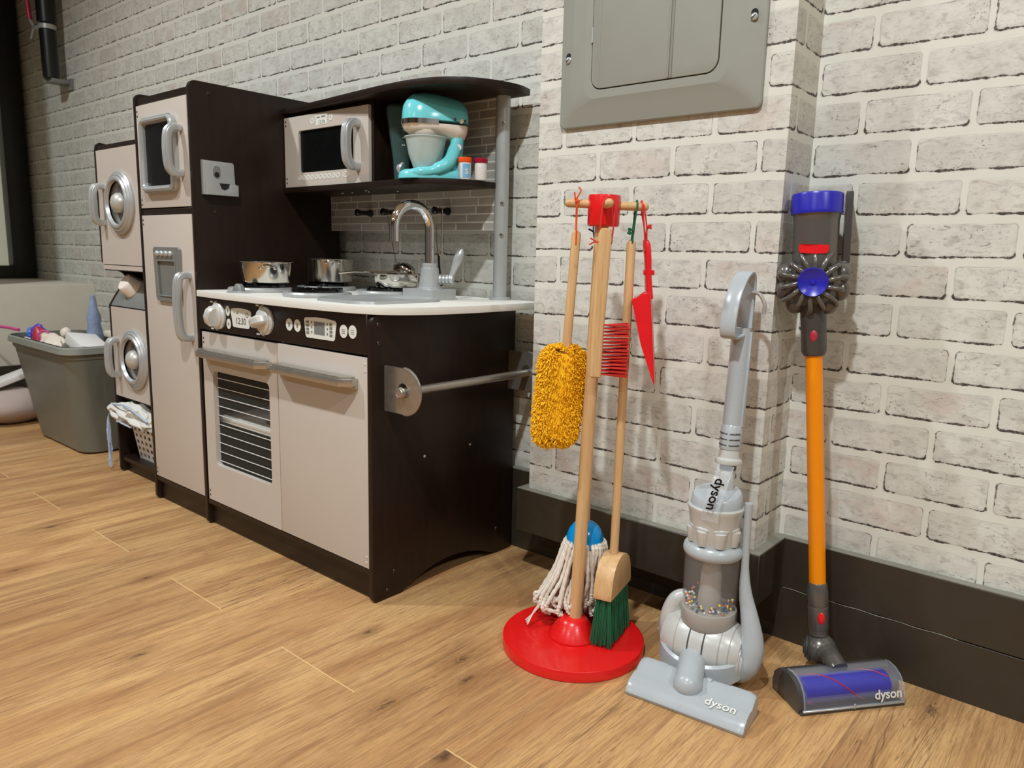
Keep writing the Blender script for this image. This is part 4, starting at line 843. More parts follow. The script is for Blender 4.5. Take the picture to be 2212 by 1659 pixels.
for k in range(26):
    x = -0.333-random.random()*0.012; y = 0.018+random.random()*0.010; zt_ = 0.150+random.random()*0.02; zb_ = random.uniform(0.012, 0.10)
    fr_.tube(smooth_path([(-0.290, 0.022, 0.190), (-0.326, 0.020, 0.178), (x, y, zt_-0.03), (x+random.uniform(-.003, .003), y+random.uniform(-.002, .002), (zt_+zb_)/2), (x+random.uniform(-.004, .004), y, zb_)], 4), 0.0013, 5)
link('fringe', fr_, M['cloth_blue'], clo)
# ================================================================== GREY TUB AND TOYS
TBX = (-1.050, -0.505, -0.020, 0.215); TBB = (-0.985, -0.560, 0.030, 0.170)
TZ = 0.358
tub = thing('storage_tub', 'large dark grey plastic storage tub full of toys left of the laundry tower', 'tub', (-0.775, 0.10, 0))
def tr(f, z, inset=0.0, r=0.055):
    x0, x1, y0, y1 = [TBB[i]*(1-f)+TBX[i]*f for i in range(4)]
    return [(x, y, z) for x, y in rrect(x0+inset, y0+inset, x1-inset, y1-inset, r, 7)]
link('body', MB().loft([tr(0, 0.001, 0.01), tr(0, 0.008), tr(0.88, 0.315), tr(0.89, 0.319, -0.004), tr(0.97, TZ, -0.004), tr(0.97, TZ, 0.004), tr(0.88, 0.315, 0.004), tr(0.03, 0.012, 0.004)]), M['tub'], tub)
link('rim', MB().loft([tr(1, TZ-0.024, -0.006), tr(1, TZ-0.022, -0.010), tr(1, TZ-0.004, -0.008), tr(1, TZ, -0.004), tr(1, TZ, 0.004), tr(1, TZ-0.024, 0.002), tr(1, TZ-0.024, -0.006)], cap=False), M['tub_rim'], tub)
TG = 'toys piled in the grey tub'
def toy(name, label, cat, mb, mat, loc): return solo(name, mb, M[mat], label, cat, loc, TG)
toy('toy_wand', 'thin magenta wand sticking out over the left end of the grey tub', 'toy', MB().tube(smooth_path([(-1.30, -0.010, 0.362), (-1.22, 0.00, 0.368), (-1.13, 0.01, 0.370), (-1.05, 0.018, 0.368)], 5), 0.0055, 10).tube([(-1.30+0.02*cos(t)-0.012, -0.012, 0.362+0.010*sin(t)) for t in [2*pi*i/16 for i in range(16)]], 0.004, 8, closed=True), 'pink', (-1.1, 0.03, 0.33))
toy('toy_flower', 'blue spiky toy lump beside the magenta wand', 'toy', blob((-1.00, 0.055, 0.350), 0.034, (1, 0.8, 0.9), 1, 0.7), 'toyblue', (-1.0, 0.055, 0.32))
toy('toy_bow', 'violet toy lump between the blue and crimson toys', 'toy', blob((-0.965, 0.050, 0.362), 0.026, (0.8, 0.8, 1.0), 4, 0.6), 'toyviolet', (-0.965, 0.05, 0.34))
toy('toy_hat', 'crimson pointed toy in the middle of the tub pile', 'toy', MB().lathe([(0, 0), (0.034, 0), (0.036, 0.01), (0.020, 0.045), (0.008, 0.062), (0, 0.064)], axis((-0.905, 0.050, 0.330), (-0.925, 0.03, 0.40)), 20), 'toyred', (-0.905, 0.05, 0.33))
toy('toy_ball', 'little white round toy on top of the pile', 'toy', blob((-0.790, 0.080, 0.376), 0.017, (1, 1, 1.1), 9, 0.1), 'toycream', (-0.79, 0.08, 0.36))
toy('toy_doll', 'cream toy body leaning against the tub rim', 'toy', blob((-0.800, 0.045, 0.338), 0.050, (1.5, 0.7, 0.62), 6, 0.4, Matrix.Rotation(radians(18), 4, 'Y')), 'toycream', (-0.80, 0.045, 0.31))
toy('toy_ring', 'thin magenta hoop standing in the tub pile', 'toy', MB().tube([(-0.842+0.012*cos(t), 0.030+0.016*cos(t), 0.352+0.030*sin(t)) for t in [2*pi*i/20 for i in range(20)]], 0.0028, 8, closed=True), 'pink', (-0.842, 0.03, 0.32))
toy('toy_pouch', 'white soft pouch at the left front of the tub pile', 'toy', blob((-0.955, 0.012, 0.334), 0.022, (1.2, 0.7, 0.8), 12, 0.2), 'white_pl', (-0.955, 0.012, 0.32))
mtl = Matrix.Rotation(radians(14), 4, 'Y')
toy('toy_box', 'white flat toy box tilted in the right half of the tub', 'toy', MB().box((-0.070, -0.045, -0.018), (0.070, 0.045, 0.018), 0.004, 2, T(-0.625, 0.085, 0.350) @ Matrix.Rotation(radians(-8), 4, 'X') @ mtl), 'white_pl', (-0.64, 0.085, 0.33))
toy('toy_case', 'small cream block at the right end of the tub behind the tilted box', 'toy', MB().box((-0.045, -0.02, -0.010), (0.045, 0.02, 0.010), 0.004, 2, T(-0.640, 0.178, 0.378)), 'toycream', (-0.64, 0.178, 0.36))
toy('toy_bottle', 'tall mottled blue bottle rising from the back of the tub', 'bottle', MB().lathe([(0, 0), (0.023, 0), (0.025, 0.01), (0.025, 0.075), (0.020, 0.10), (0.023, 0.125), (0.014, 0.155), (0.010, 0.185), (0.007, 0.20), (0, 0.202)], T(-0.775, 0.165, 0.30), 24), 'denim', (-0.775, 0.165, 0.30))
# ================================================================== FAR LEFT: CUSHION, SLAT, HANGING TOOL
solo('cushion', blob((-1.235, 0.035, 0.070), 0.10, (0.95, 1.35, 0.66), 2.2, 0.12), M['cushion'], 'beige fabric cushion on the floor between ledge wall and grey tub', 'cushion', (-1.235, 0.035, 0.005))
solo('slat_board', MB().box((-0.060, -0.30, -0.0095), (0.035, 0.17, 0.0095), 0.003, 2, T(-1.235, 0.0, 0.158) @ Matrix.Rotation(radians(18), 4, 'X')), M['white_pl'], 'white narrow board tilted over the beige cushion', 'board', (-1.235, 0.0, 0.10))
hg = thing('hanging_tool', 'long black padded tool with pale clamps hanging on the brick wall at far left', 'tool', (-1.585, 0.370, 1.32))
hx, hy = -1.585, 0.368
link('upper_sleeve', MB().cyl((hx, hy, 1.545), (hx-0.006, hy, 2.05), 0.036, seg=24, bev=0.008), M['frame_black'], hg)
link('lower_sleeve', MB().cyl((hx+0.004, hy, 1.335), (hx, hy, 1.530), 0.031, seg=24, bev=0.005), M['frame_black'], hg)
link('clamp_band', MB().cyl((hx, hy, 1.528), (hx, hy, 1.546), 0.033, seg=24).box((hx-0.075, hy-0.030, 1.530), (hx-0.030, hy-0.016, 1.545), 0.003), M['silver'], hg)
link('clamp_lever', MB().tube([(hx-0.060, hy-0.030, 1.545), (hx-0.085, hy-0.034, 1.575)], 0.006, 8).tube([(hx-0.060, hy-0.030, 1.535), (hx-0.085, hy-0.034, 1.500)], 0.005, 8), M['silver'], hg)
link('red_grip', MB().tube([(hx-0.085, hy-0.034, 1.575), (hx-0.092, hy-0.036, 1.650)], 0.010, 10), M['toyred'], hg)
link('wall_bracket', MB().box((hx-0.03, hy-0.01, 1.322), (hx+0.035, YW-0.001, 1.338), 0.003).box((hx+0.005, YW-0.008, 1.300), (hx+0.055, YW-0.001, 1.345), 0.002), M['silver_dk'], hg)
# ================================================================== ELECTRICAL PANEL
ep = thing('electrical_panel', 'grey steel breaker panel cover with hinged door on the brick wall', 'electrical panel', (1.283, YA, 0.906))
def er(i, y, r, z1=1.62): return [(x, y, z) for x, z in rrect(1.087+i, 0.906+i, 1.479-i, z1-i, r, 5)]
DX0, DX1, DZ0 = 1.165, 1.408, 0.967
def er2(y, g=0.0): 
    return [(x, y, z) for x, z in rrect(DX0-g, DZ0-g, DX1+g, 1.56+g, 0.022, 5)]
link('cover', MB().loft([er(0, YA-0.001, 0.010), er(0, YA-0.006, 0.010), er(0.002, YA-0.0075, 0.010), er(0.030, YA-0.0145, 0.012), er2(YA-0.019, 0.016), er2(YA-0.019, 0.002), er2(YA-0.010, 0.002)]), M['panel_grey'], ep, ang=4)
dr_ = link('panel_door', MB().prism(rrect(DX0, DZ0, DX1, 1.56, 0.020), 0.007, front(YA-0.0135), 0.0008), M['panel_grey'], ep)
link('door_rib', MB().box((1.181, YA-0.0209, DZ0+0.001), (1.1818, YA-0.0204, 1.559)).box((1.3185, YA-0.0225, DZ0+0.001), (1.3215, YA-0.0204, 1.559), 0.0006, 1).box((1.3245, YA-0.0220, DZ0+0.001), (1.3265, YA-0.0204, 1.559), 0.0006, 1), M['panel_grey'], dr_)
link('hinge', MB().cyl((DX0-0.001, YA-0.0205, 1.046), (DX0-0.001, YA-0.0205, 1.072), 0.0022, seg=12), M['silver'], dr_)
for (x, z) in ((1.1075, 1.026), (1.4605, 1.041)):
    so = link('screw_slot', MB().prism(rrect(x-0.0055, z-0.0055, x+0.0055, z+0.012, 0.0052), 0.0008, front(YA-0.0125)), M['inside_dark'], ep)
    sm = axis((x, YA-0.0130, z), (x, YA-1, z))
    link('screw', MB().lathe([(0, 0), (0.0058, 0), (0.0056, 0.0015), (0.0035, 0.0030), (0, 0.0034)], sm, 20), M['silver'], ep)
    link('screw_groove', MB().box((-0.0046, -0.0006, 0.0022), (0.0046, 0.0006, 0.0036), 0, 2, sm @ Matrix.Rotation(0.6, 4, 'Z')), M['inside_dark'], ep)
# ================================================================== CLEANING STAND AND TOOLS
P0 = V((1.285, 0.144, 0)); e1 = V((cos(YAW), sin(YAW), 0)); e2 = V((sin(YAW), -cos(YAW), 0))
def S(a, b, z): return P0+e1*a+e2*b+V((0, 0, z))
st = thing('cleaning_stand', 'wooden pole stand with red round base and red hub holding toy cleaning tools', 'stand', tuple(P0))
link('base_disc', MB().lathe([(0, 0), (0.1215, 0), (0.1230, 0.0012), (0.1230, 0.0175), (0.1220, 0.0188), (0, 0.0190)], T(1.285, 0.142, 0), 96), M['red'], st)
link('base_cone', MB().lathe([(0, 0), (0.0425, 0), (0.0435, 0.0015), (0.0430, 0.0035), (0.0260, 0.0270), (0.0215, 0.0320), (0.018, 0.0335), (0, 0.0335)], T(1.285, 0.142, 0.019), 56), M['red'], st)
link('pole', MB().cyl(S(0.002, 0, 0.050), S(0.019, 0, 0.742), 0.0110, 0.0110, 28), M['beech'], st)
link('hub', MB().lathe([(0, 0), (0.0235, 0), (0.0250, 0.0015), (0.0255, 0.004), (0.0258, 0.046), (0.0250, 0.0485), (0.0235, 0.0490), (0.019, 0.0482), (0, 0.0482)], axis(S(0.0205, 0, 0.7185), S(0.0215, 0, 0.80)), 40), M['red'], st)
def peg(p, q): 
    p, q = V(p), V(q); d = (q-p).normalized(); L = (q-p).length; r = 0.0068
    return link('peg', MB().lathe([(r, 0), (r, L-r)]+[(r*cos(t), L-r+r*sin(t)) for t in [pi/2*i/6 for i in range(1, 6)]]+[(0, L)], axis(p, q), 22), M['beech'], st)
HZ = 0.7515
peg(S(0.0, 0, HZ+0.0015), S(-0.042, 0, HZ+0.0025)); peg(S(0.043, 0, HZ), S(0.092, 0, HZ-0.001)); peg(S(0.0215, 0.022, HZ), S(0.0215, 0.066, HZ)); peg(S(0.0215, -0.022, HZ), S(0.0215, -0.066, HZ))
# duster
du = thing('duster_mop', 'toy dust mop with shaggy orange-yellow yarn head hanging from the left peg', 'mop', tuple(S(-0.040, -0.012, 0.345)))
link('handle', MB().lathe([(0, 0), (0.0074, 0), (0.0074, 0.205), (0.0062, 0.2095), (0.003, 0.2115), (0, 0.212)], axis(S(-0.0312, -0.010, 0.500), S(-0.0215, -0.001, 0.709)), 22), M['beech'], du)
link('cord', MB().tube(smooth_path([S(-0.0225, 0.006, 0.690), S(-0.0225, 0.0085, 0.725), S(-0.0225, 0.0078, 0.752), S(-0.0225, 0.0, 0.7622), S(-0.0225, -0.0078, 0.752), S(-0.0225, -0.007, 0.715), S(-0.0225, -0.006, 0.690)], 5), 0.0012, 7).tube(smooth_path([S(-0.024, 0.009, 0.745), S(-0.020, 0.012, 0.757), S(-0.026, 0.010, 0.757), S(-0.018, 0.012, 0.772), S(-0.022, 0.012, 0.778)], 4), 0.0012, 6).tube([S(-0.026, 0.010, 0.757), S(-0.028, 0.013, 0.770)], 0.0012, 6), M['cord_orange'], du)
random.seed(11)
yb = bmesh.new(); tw = V((0, 0, 0))
def sup(u, v):   # point on a rounded slab; u angle, v -1..1
    ca, sa = cos(u), sin(u); c = (abs(ca)**0.6)*(1 if ca > 0 else -1); s_ = (abs(sa)**0.6)*(1 if sa > 0 else -1)
    k = (1-abs(v)**9)**0.5
    cen_a = -0.034-0.012*(0.5-v*0.5)
    return S(cen_a+c*0.0370*k, -0.010+s_*0.0135*k, 0.441+v*0.086), (e1*c*0.7+e2*s_*1.0+V((0, 0, 1))*(v**9*1.5)).normalized()
core = MB(); core.loft([[sup(2*pi*i/20, v)[0] for i in range(20)] for v in [-1+2*j/12 for j in range(13)]][1:-1])
def tuft(b, p, d, L, r, seed):
    t1 = d.orthogonal().normalized(); t2 = d.cross(t1); prev = None; ph = random.random()*6.28
    bend = t1*cos(ph)+t2*sin(ph)+V((0, 0, -0.4))
    for k in range(4):
        f = k/3; c = p+d*L*f+bend*(L*0.55*f*f)+t1*(0.25*L*sin(ph+f*5)); rr = r*(1-0.45*f)
        ring = [b.verts.new(c+(t1*cos(a)+t2*sin(a))*rr) for a in (0, 2.1, 4.2)]
        if prev:
            for i in range(3): b.faces.new((prev[i], prev[(i+1) % 3], ring[(i+1) % 3], ring[i]))
        prev = ring
    b.faces.new(prev)
for i in range(6500):
    u = random.random()*2*pi; v = random.uniform(-1, 1)*0.995
    p, d = sup(u, v); tuft(yb, p-d*0.003, (d+V((random.gauss(0, .3), random.gauss(0, .3), random.gauss(0, .3)))).normalized(), random.uniform(0.0050, 0.0095), random.uniform(0.0013, 0.0021), i)
core._add(yb); link('yarn_head', core, M['yarn_yellow'], du)
# hand brush
hb = thing('hand_brush', 'toy hand brush with flat wooden body and red bristles on the front peg', 'brush', tuple(S(0.014, 0.050, 0.482)))
def loft_bar(secs, mb):   # secs: (a, b, z, half width along e1, half depth along e2)
    rings = []
    for a, b, z, hw, hd_ in secs:
        rings.append([S(a+x*hw, b+y*hd_, z) for x, y in [(c*1.0, s_*1.0) for c, s_ in [((abs(cos(t))**0.55)*math.copysign(1, cos(t)), (abs(sin(t))**0.55)*math.copysign(1, sin(t))) for t in [2*pi*i/24 for i in range(24)]]]])
    mb.loft(rings); return mb
link('brush_body', loft_bar([(0.0125, 0.050, 0.482, 0.006, 0.004), (0.0125, 0.050, 0.485, 0.0092, 0.0070), (0.0130, 0.050, 0.56, 0.0100, 0.0078), (0.0160, 0.050, 0.64, 0.0106, 0.0076), (0.0180, 0.050, 0.700, 0.0108, 0.0070), (0.0184, 0.050, 0.7125, 0.0090, 0.0060), (0.0185, 0.050, 0.7145, 0.005, 0.003)], MB()), M['beech'], hb)
rbm = MB(); random.seed(3)
for j in range(15):
    z = 0.4885+j*0.00555
    for k in range(17):
        y = (k-8)*0.0008+random.gauss(0, 0.0004); dz = random.gauss(0, 0.0016); dz2 = (7-j)*-0.0001
        rbm.tube([S(0.0215, 0.050+y, z), S(0.042, 0.050+y*1.5, z+dz*0.5), S(0.0615+random.gauss(0, .0007), 0.050+y*1.8+random.gauss(0, .001), z+dz*0.8+dz2)], 0.00085, 5)
link('bristles', rbm, M['red_br'], hb)
link('cord', MB().tube(smooth_path([S(0.0100, 0.052, 0.690), S(0.0105, 0.054, 0.725), S(0.0135, 0.054, 0.752), S(0.0215, 0.054, 0.7605), S(0.0290, 0.054, 0.752), S(0.0300, 0.054, 0.72), S(0.0285, 0.050, 0.690)], 5), 0.0013, 7).tube([S(0.0100, 0.054, 0.694), S(0.001, 0.056, 0.693), S(-0.006, 0.057, 0.689)], 0.0013, 6).tube([S(0.004, 0.056, 0.694), S(-0.005, 0.056, 0.699)], 0.0012, 6), M['cord_red'], hb)
# broom
bm_ = thing('toy_broom', 'toy broom with rounded wooden block and dark green bristles resting on the red base', 'broom', tuple(S(0.062, 0.005, 0.020)))
link('handle', MB().lathe([(0, 0), (0.0074, 0), (0.0074, 0.525), (0.0062, 0.530), (0.003, 0.532), (0, 0.5325)], axis(S(0.0630, 0.004, 0.166), S(0.0665, 0.002, 0.698)), 22), M['beech'], bm_)
uu = (e1*-0.46+e2*0.89).normalized(); ww = (e1*0.89+e2*0.46).normalized(); BC = S(0.0635, 0.004, 0)
BM = Matrix(((uu.x, 0, ww.x, BC.x), (uu.y, 0, ww.y, BC.y), (0, 1, 0, 0), (0, 0, 0, 1)))   # local x=u, y=z, z=w (right-handed flipped ok)
prof = [(-0.050, 0.106), (0.050, 0.106), (0.0515, 0.112)]+[(0.049*cos(t), 0.116+0.056*sin(t)**0.85) for t in [pi*i/18 for i in range(1, 18)]]+[(-0.0515, 0.112)]
link('broom_block', MB().prism([(x, y) for x, y in prof], 0.032, BM @ T(0, 0, -0.016), 0.0015), M['beech'], bm_)
gbm = MB(); random.seed(21); gb = bmesh.new()
for i in range(1500):
    u = random.uniform(-0.047, 0.047); w_ = random.uniform(-0.014, 0.014); cl = round(u/0.0105)*0.0105; cw = round(w_/0.011)*0.011
    p = BC+uu*(u*0.6+cl*0.4)+ww*(w_*0.6+cw*0.4)+V((0, 0, 0.107)); q = BC+uu*(u*1.06+random.gauss(0, .002))+ww*(w_*1.25+random.gauss(0, .0016))+V((0, 0, random.uniform(0.0195, 0.030)))
    m_ = (p+q)/2+V((random.gauss(0, .0008), random.gauss(0, .0008), 0)); prev = None
    for c in (p, m_, q):
        ring = [gb.verts.new(c+V((cos(a)*0.00055, sin(a)*0.00055, 0))) for a in (0, 2.1, 4.2)]
        if prev:
            for k in range(3): gb.faces.new((prev[k], prev[(k+1) % 3], ring[(k+1) % 3], ring[k]))
        prev = ring
gbm._add(gb); link('bristles', gbm, M['green_br'], bm_)
link('cord', MB().tube(smooth_path([S(0.0662, 0.0075, 0.682), S(0.0690, 0.0085, 0.720), S(0.0720, 0.0080, 0.752), S(0.0725, 0, 0.7605), S(0.0720, -0.0080, 0.752), S(0.0690, -0.007, 0.715), S(0.0662, -0.0060, 0.682)], 5), 0.0014, 7).tube(smooth_path([S(0.069, 0.009, 0.712), S(0.060, 0.011, 0.716), S(0.063, 0.012, 0.708), S(0.058, 0.012, 0.710)], 4), 0.0018, 6), M['cord_green'], bm_)
# string mop on the back peg
mp_ = thing('string_mop', 'toy string mop with bright blue dome and cream cotton strands behind the wooden pole', 'mop', tuple(S(0.018, -0.050, 0.022)))
MCb = -0.048
link('mop_dome', MB().lathe([(0.0335, 0), (0.0338, 0.004), (0.0325, 0.014), (0.0285, 0.026), (0.0205, 0.036), (0.010, 0.0415), (0, 0.043)], T(*S(0.018, MCb, 0.168)), 36), M['blue_cap'], mp_)
link('handle', MB().cyl(S(0.018, MCb, 0.200), S(0.0205, MCb-0.002, 0.700), 0.0072, seg=20), M['beech'], mp_)
link('cord', MB().tube(smooth_path([S(0.014, MCb, 0.690), S(0.010, MCb, 0.72), S(0.0140, MCb, 0.752), S(0.0215, MCb, 0.7605), S(0.0295, MCb, 0.752), S(0.032, MCb, 0.72), S(0.026, MCb, 0.690)], 5), 0.0013, 7).tube([S(0.010, MCb, 0.712), S(0.002, MCb+0.003, 0.716)], 0.0016, 6), M['cord_blue'], mp_)
random.seed(9); smb = MB()
for ring_, cnt, r0_, zt_ in ((0, 34, 0.0330, 0.176), (1, 30, 0.0270, 0.170), (2, 16, 0.016, 0.165)):
    for i in range(cnt):
        a = 2*pi*i/cnt+random.gauss(0, 0.05); ca, sa = cos(a), sin(a)
        lft = max(0, -ca); rr = 0.046+0.010*random.random()+0.026*lft-0.010*ring_
        if ca > 0.2: rr *= 0.86
        ze = random.uniform(0.028, 0.070) if sa > -0.2 else random.uniform(0.024, 0.05)
        if sa > 0.1: ze = max(ze, 0.040)
        wob = lambda: random.gauss(0, 0.0030)
        pts = [S(0.018+ca*r0_*0.9, MCb+sa*r0_*0.9, zt_), S(0.018+ca*(r0_+0.0045), MCb+sa*(r0_+0.0045), zt_-0.012), S(0.018+ca*(r0_*0.5+rr*0.5)+wob(), MCb+sa*(r0_*0.5+rr*0.5)*0.9+wob(), 0.115+wob()),
               S(0.018+ca*rr+wob(), MCb+sa*rr*0.8+wob(), (0.105+ze)/2), S(0.018+ca*(rr+0.004)+wob()-0.004*lft, MCb+sa*rr*0.85+wob(), ze+0.008), S(0.018+ca*rr*0.9+wob(), MCb+sa*rr*0.8+wob(), ze)]
        P_ = smooth_path(pts, 8); smb.tube(P_, [0.0036+0.0007*sin(k*2.4+i) for k in range(len(P_))], 8)
for i in range(5):
    smb.tube(smooth_path([S(-0.045, MCb+0.01, 0.075), S(-0.062-random.random()*0.008, MCb+0.018, 0.050), S(-0.078-random.random()*0.006, MCb+0.02+0.004*i, 0.028)], 5), 0.0011, 5)
link('mop_strands', smb, M['yarn_white'], mp_)
# dustpan
dpn = thing('toy_dustpan', 'small red plastic dustpan hanging edge-on from the right peg', 'dustpan', tuple(S(0.105, 0, 0.475)))
hw_ = 0.040
f1 = V((cos(YAW-0.20), sin(YAW-0.20), 0)); f2 = V((sin(YAW-0.20), -cos(YAW-0.20), 0)); DPC = S(0.095, 0, 0)
def Q(a, b, z): return DPC+f1*(a-0.095)+f2*b+V((0, 0, z))
link('handle', loft_bar([(0.1000, 0.0, 0.606, 0.0055, 0.014), (0.0965, 0.0, 0.640, 0.0050, 0.0100), (0.0945, 0.0, 0.670, 0.0055, 0.0085), (0.0915, 0.0, 0.692, 0.0060, 0.0080), (0.0900, 0.0, 0.6985, 0.0045, 0.0060), (0.0895, 0, 0.7005, 0.002, 0.003)], MB()).box((-0.0085, -0.006, -0.004), (0.0085, 0.006, 0.004), 0.001, 1, Matrix(((e1.x, e2.x, 0, S(0.0970, 0, 0.648).x), (e1.y, e2.y, 0, S(0.0970, 0, 0.648).y), (0, 0, 1, 0.648), (0, 0, 0, 1)))), M['red_plastic'], dpn)
pn = MB()
def plate(pts, n_, th=0.0016): pn.loft([[V(p) for p in pts], [V(p)+n_*th for p in pts]])
plate([Q(0.1010, -hw_, 0.616), Q(0.1010, hw_, 0.616), Q(0.1150, hw_*1.15, 0.474), Q(0.1150, -hw_*1.15, 0.474)], f1*1)
for s_ in (-1, 1):
    plate([Q(0.1010, s_*hw_, 0.616), Q(0.090, s_*hw_, 0.6150), Q(0.0745, s_*hw_, 0.604), Q(0.0780, s_*hw_, 0.590), Q(0.0920, s_*hw_*1.08, 0.535), Q(0.1150, s_*hw_*1.15, 0.474)], f2*s_)
plate([Q(0.1010, -hw_, 0.616), Q(0.1010, hw_, 0.616), Q(0.0745, hw_, 0.604), Q(0.0745, -hw_, 0.604)], V((0, 0, 1)))
link('pan', pn, M['red_plastic'], dpn, smooth=False)
link('cord', MB().tube(smooth_path([S(0.0880, 0.009, 0.682), S(0.0845, 0.0088, 0.720), S(0.0805, 0.0080, 0.752), S(0.0800, 0, 0.7600), S(0.0805, -0.0080, 0.752), S(0.0880, -0.007, 0.715), S(0.0925, -0.002, 0.695)], 5), 0.0013, 7).tube(smooth_path([S(0.090, 0.007, 0.700), S(0.0880, 0.0085, 0.724), S(0.0820, 0.0080, 0.754)], 4), 0.0012, 6).tube(smooth_path([S(0.089, 0.009, 0.716), S(0.095, 0.011, 0.722), S(0.090, 0.011, 0.720), S(0.096, 0.011, 0.717)], 4), 0.0018, 6), M['cord_red'], dpn)

# ================================================================== UPRIGHT TOY VACUUM
VX, VY = 1.497, 0.215
uv_ = thing('upright_vacuum', 'pale grey toy upright vacuum with clear bead bin leaning at the brick corner', 'toy vacuum', (VX, VY, 0))
Rx = Matrix.Rotation(radians(6), 4, 'Z')
ballM = T(VX, VY, 0.054) @ Rx @ Matrix.Rotation(radians(90), 4, 'Y')
pr = []
for i in range(25):
    x = -0.064+0.128*i/24; r = 0.053*math.sqrt(max(0.02, 1-(x/0.082)**2)); pr.append((r, x))
b_ = link('ball', MB().lathe([(0, -0.064)]+pr+[(0, 0.064)], ballM, 56), M['vac_pale'], uv_)
for x in (-0.036, -0.012, 0.012, 0.036, 0.050):
    r = 0.053*math.sqrt(1-(x/0.082)**2); gw = 0.0014 if abs(x) < 0.02 else 0.0009
    link('groove', MB().lathe([(r-0.001, x-gw), (r+0.0004, x-gw*0.8), (r+0.0004, x+gw*0.8), (r-0.001, x+gw)], ballM, 56, closed_ends=False), M['gun_dk'] if abs(x) < 0.02 else M['vac_mid'], b_)
# yoke band round the front of the ball
yk = MB(); rings = []
for i in range(33):
    t = radians(-20+220*i/32); c = Rx.to_3x3() @ V((0.0695*cos(t), -0.0620*sin(t), 0))
    o_ = Rx.to_3x3() @ V((cos(t), -sin(t), 0)); dz = -0.020*max(0, sin(t))
    base_ = V((VX, VY, 0.046+dz))+c
    h_ = 0.0150+0.006*max(0, sin(t))
    rings.append([base_+o_*0.000+V((0, 0, h_)), base_+o_*0.004+V((0, 0, h_*0.8)), base_+o_*0.0045+V((0, 0, -h_*0.8)), base_+V((0, 0, -h_)), base_-o_*0.003+V((0, 0, -h_*0.8)), base_-o_*0.003+V((0, 0, h_*0.8))])
yk.loft(rings); link('yoke', yk, M['vac_grey'], uv_)
# bin
BXc = V((VX+0.002, VY, 0))
link('bin_base', MB().lathe([(0, 0.080), (0.030, 0.080), (0.040, 0.088), (0.0435, 0.094), (0.0445, 0.114), (0.0435, 0.118), (0.041, 0.119), (0, 0.119)], T(*BXc), 48), M['vac_mid'], uv_)
link('clear_bin', MB().lathe([(0.0430, 0.117), (0.0440, 0.210), (0.0425, 0.210), (0.0415, 0.117)], T(*BXc), 48, closed_ends=False), M['clear_smoke'], uv_)
link('inner_cone', MB().lathe([(0, 0.119), (0.0185, 0.119), (0.0180, 0.143), (0.0168, 0.146), (0.0165, 0.172), (0.0140, 0.188), (0.0150, 0.196), (0.030, 0.210), (0, 0.210)], T(*BXc), 36), M['vac_mid'], uv_)
link('bin_collar', MB().lathe([(0, 0.208), (0.0435, 0.208), (0.0465, 0.212), (0.0470, 0.217), (0.0455, 0.223), (0.0415, 0.227), (0, 0.228)], T(*BXc), 48), M['vac_grey'], uv_)
cy = MB().lathe([(0, 0.225), (0.0345, 0.225), (0.0370, 0.235), (0.0395, 0.262), (0.0425, 0.282), (0.0440, 0.286), (0.0440, 0.289), (0.0420, 0.291), (0, 0.291)], T(*BXc), 48)
for k in range(8):
    a = radians(45*k-95); d = V((cos(a), sin(a), 0)); t_v = V((-sin(a), cos(a), 0)); c = V(BXc)+d*0.0335
    cy.ball(c+V((0, 0, 0.257)), 0.0145, (0.5, 1.0, 0.42), Matrix.Rotation(a, 4, 'Z'), 20, 12)
    cy.lathe([(0, 0), (0.0070, 0.002), (0.0105, 0.018), (0.0110, 0.026), (0, 0.030)], T(*(c+V((0, 0, 0.228)))), 16)
link('cyclone', cy, M['vac_pale'], uv_)
link('lid', MB().lathe([(0, 0.289), (0.0400, 0.289), (0.0405, 0.291), (0.0385, 0.306), (0.0360, 0.310), (0, 0.313)], T(*BXc) @ Matrix(((1, 0, 0, 0), (0, 1, 0, 0), (0, 0.18, 1, 0), (0, 0, 0, 1))), 40), M['vac_grey'], uv_)
WX = V((1.505, 0.232, 0)); LN = V((-0.004, 0.030, 0.24))
def wp(z): return V((1.505, 0.232, 0.31))+V((-0.006, 0.028, 0.24))*((z-0.31)/0.24)
link('connector', MB().cyl(wp(0.300), wp(0.345), 0.0125, 0.0115, 28).lathe([(0, 0), (0.0205, 0), (0.0215, 0.003), (0.0205, 0.007), (0.0165, 0.010), (0.0150, 0.024), (0, 0.024)], axis(wp(0.353), wp(0.5)), 32), M['vac_pale'], uv_)
link('neck_gap', MB().cyl(wp(0.344), wp(0.354), 0.0130, seg=24), M['gun_dk'], uv_)
vc = link('vent_collar', MB().lathe([(0, 0), (0.0160, 0), (0.0168, 0.003), (0.0168, 0.036), (0.0150, 0.039), (0, 0.039)], axis(wp(0.376), wp(0.5)), 32), M['vac_grey'], uv_)
for k in range(3):
    for a0 in (-2.55, -1.30):
        zc_ = 0.385+k*0.009; c = wp(zc_); pts = [c+V((0.0170*cos(a0+0.13*j), 0.0170*sin(a0+0.13*j), 0)) for j in range(9)]
        link('vent_slot', MB().tube(pts, 0.0010, 6), M['gun_dk'], vc)
wt_, wb_ = wp(0.566), wp(0.412)
link('wand', MB().cyl(wb_, wt_, 0.0150, 0.0150, 32).box((-0.003, -0.002, 0), (0.003, 0.0185, 0.15), 0.001, 1, axis(wb_, wt_)), M['vac_grey'], uv_)
hx_ = 1.4975
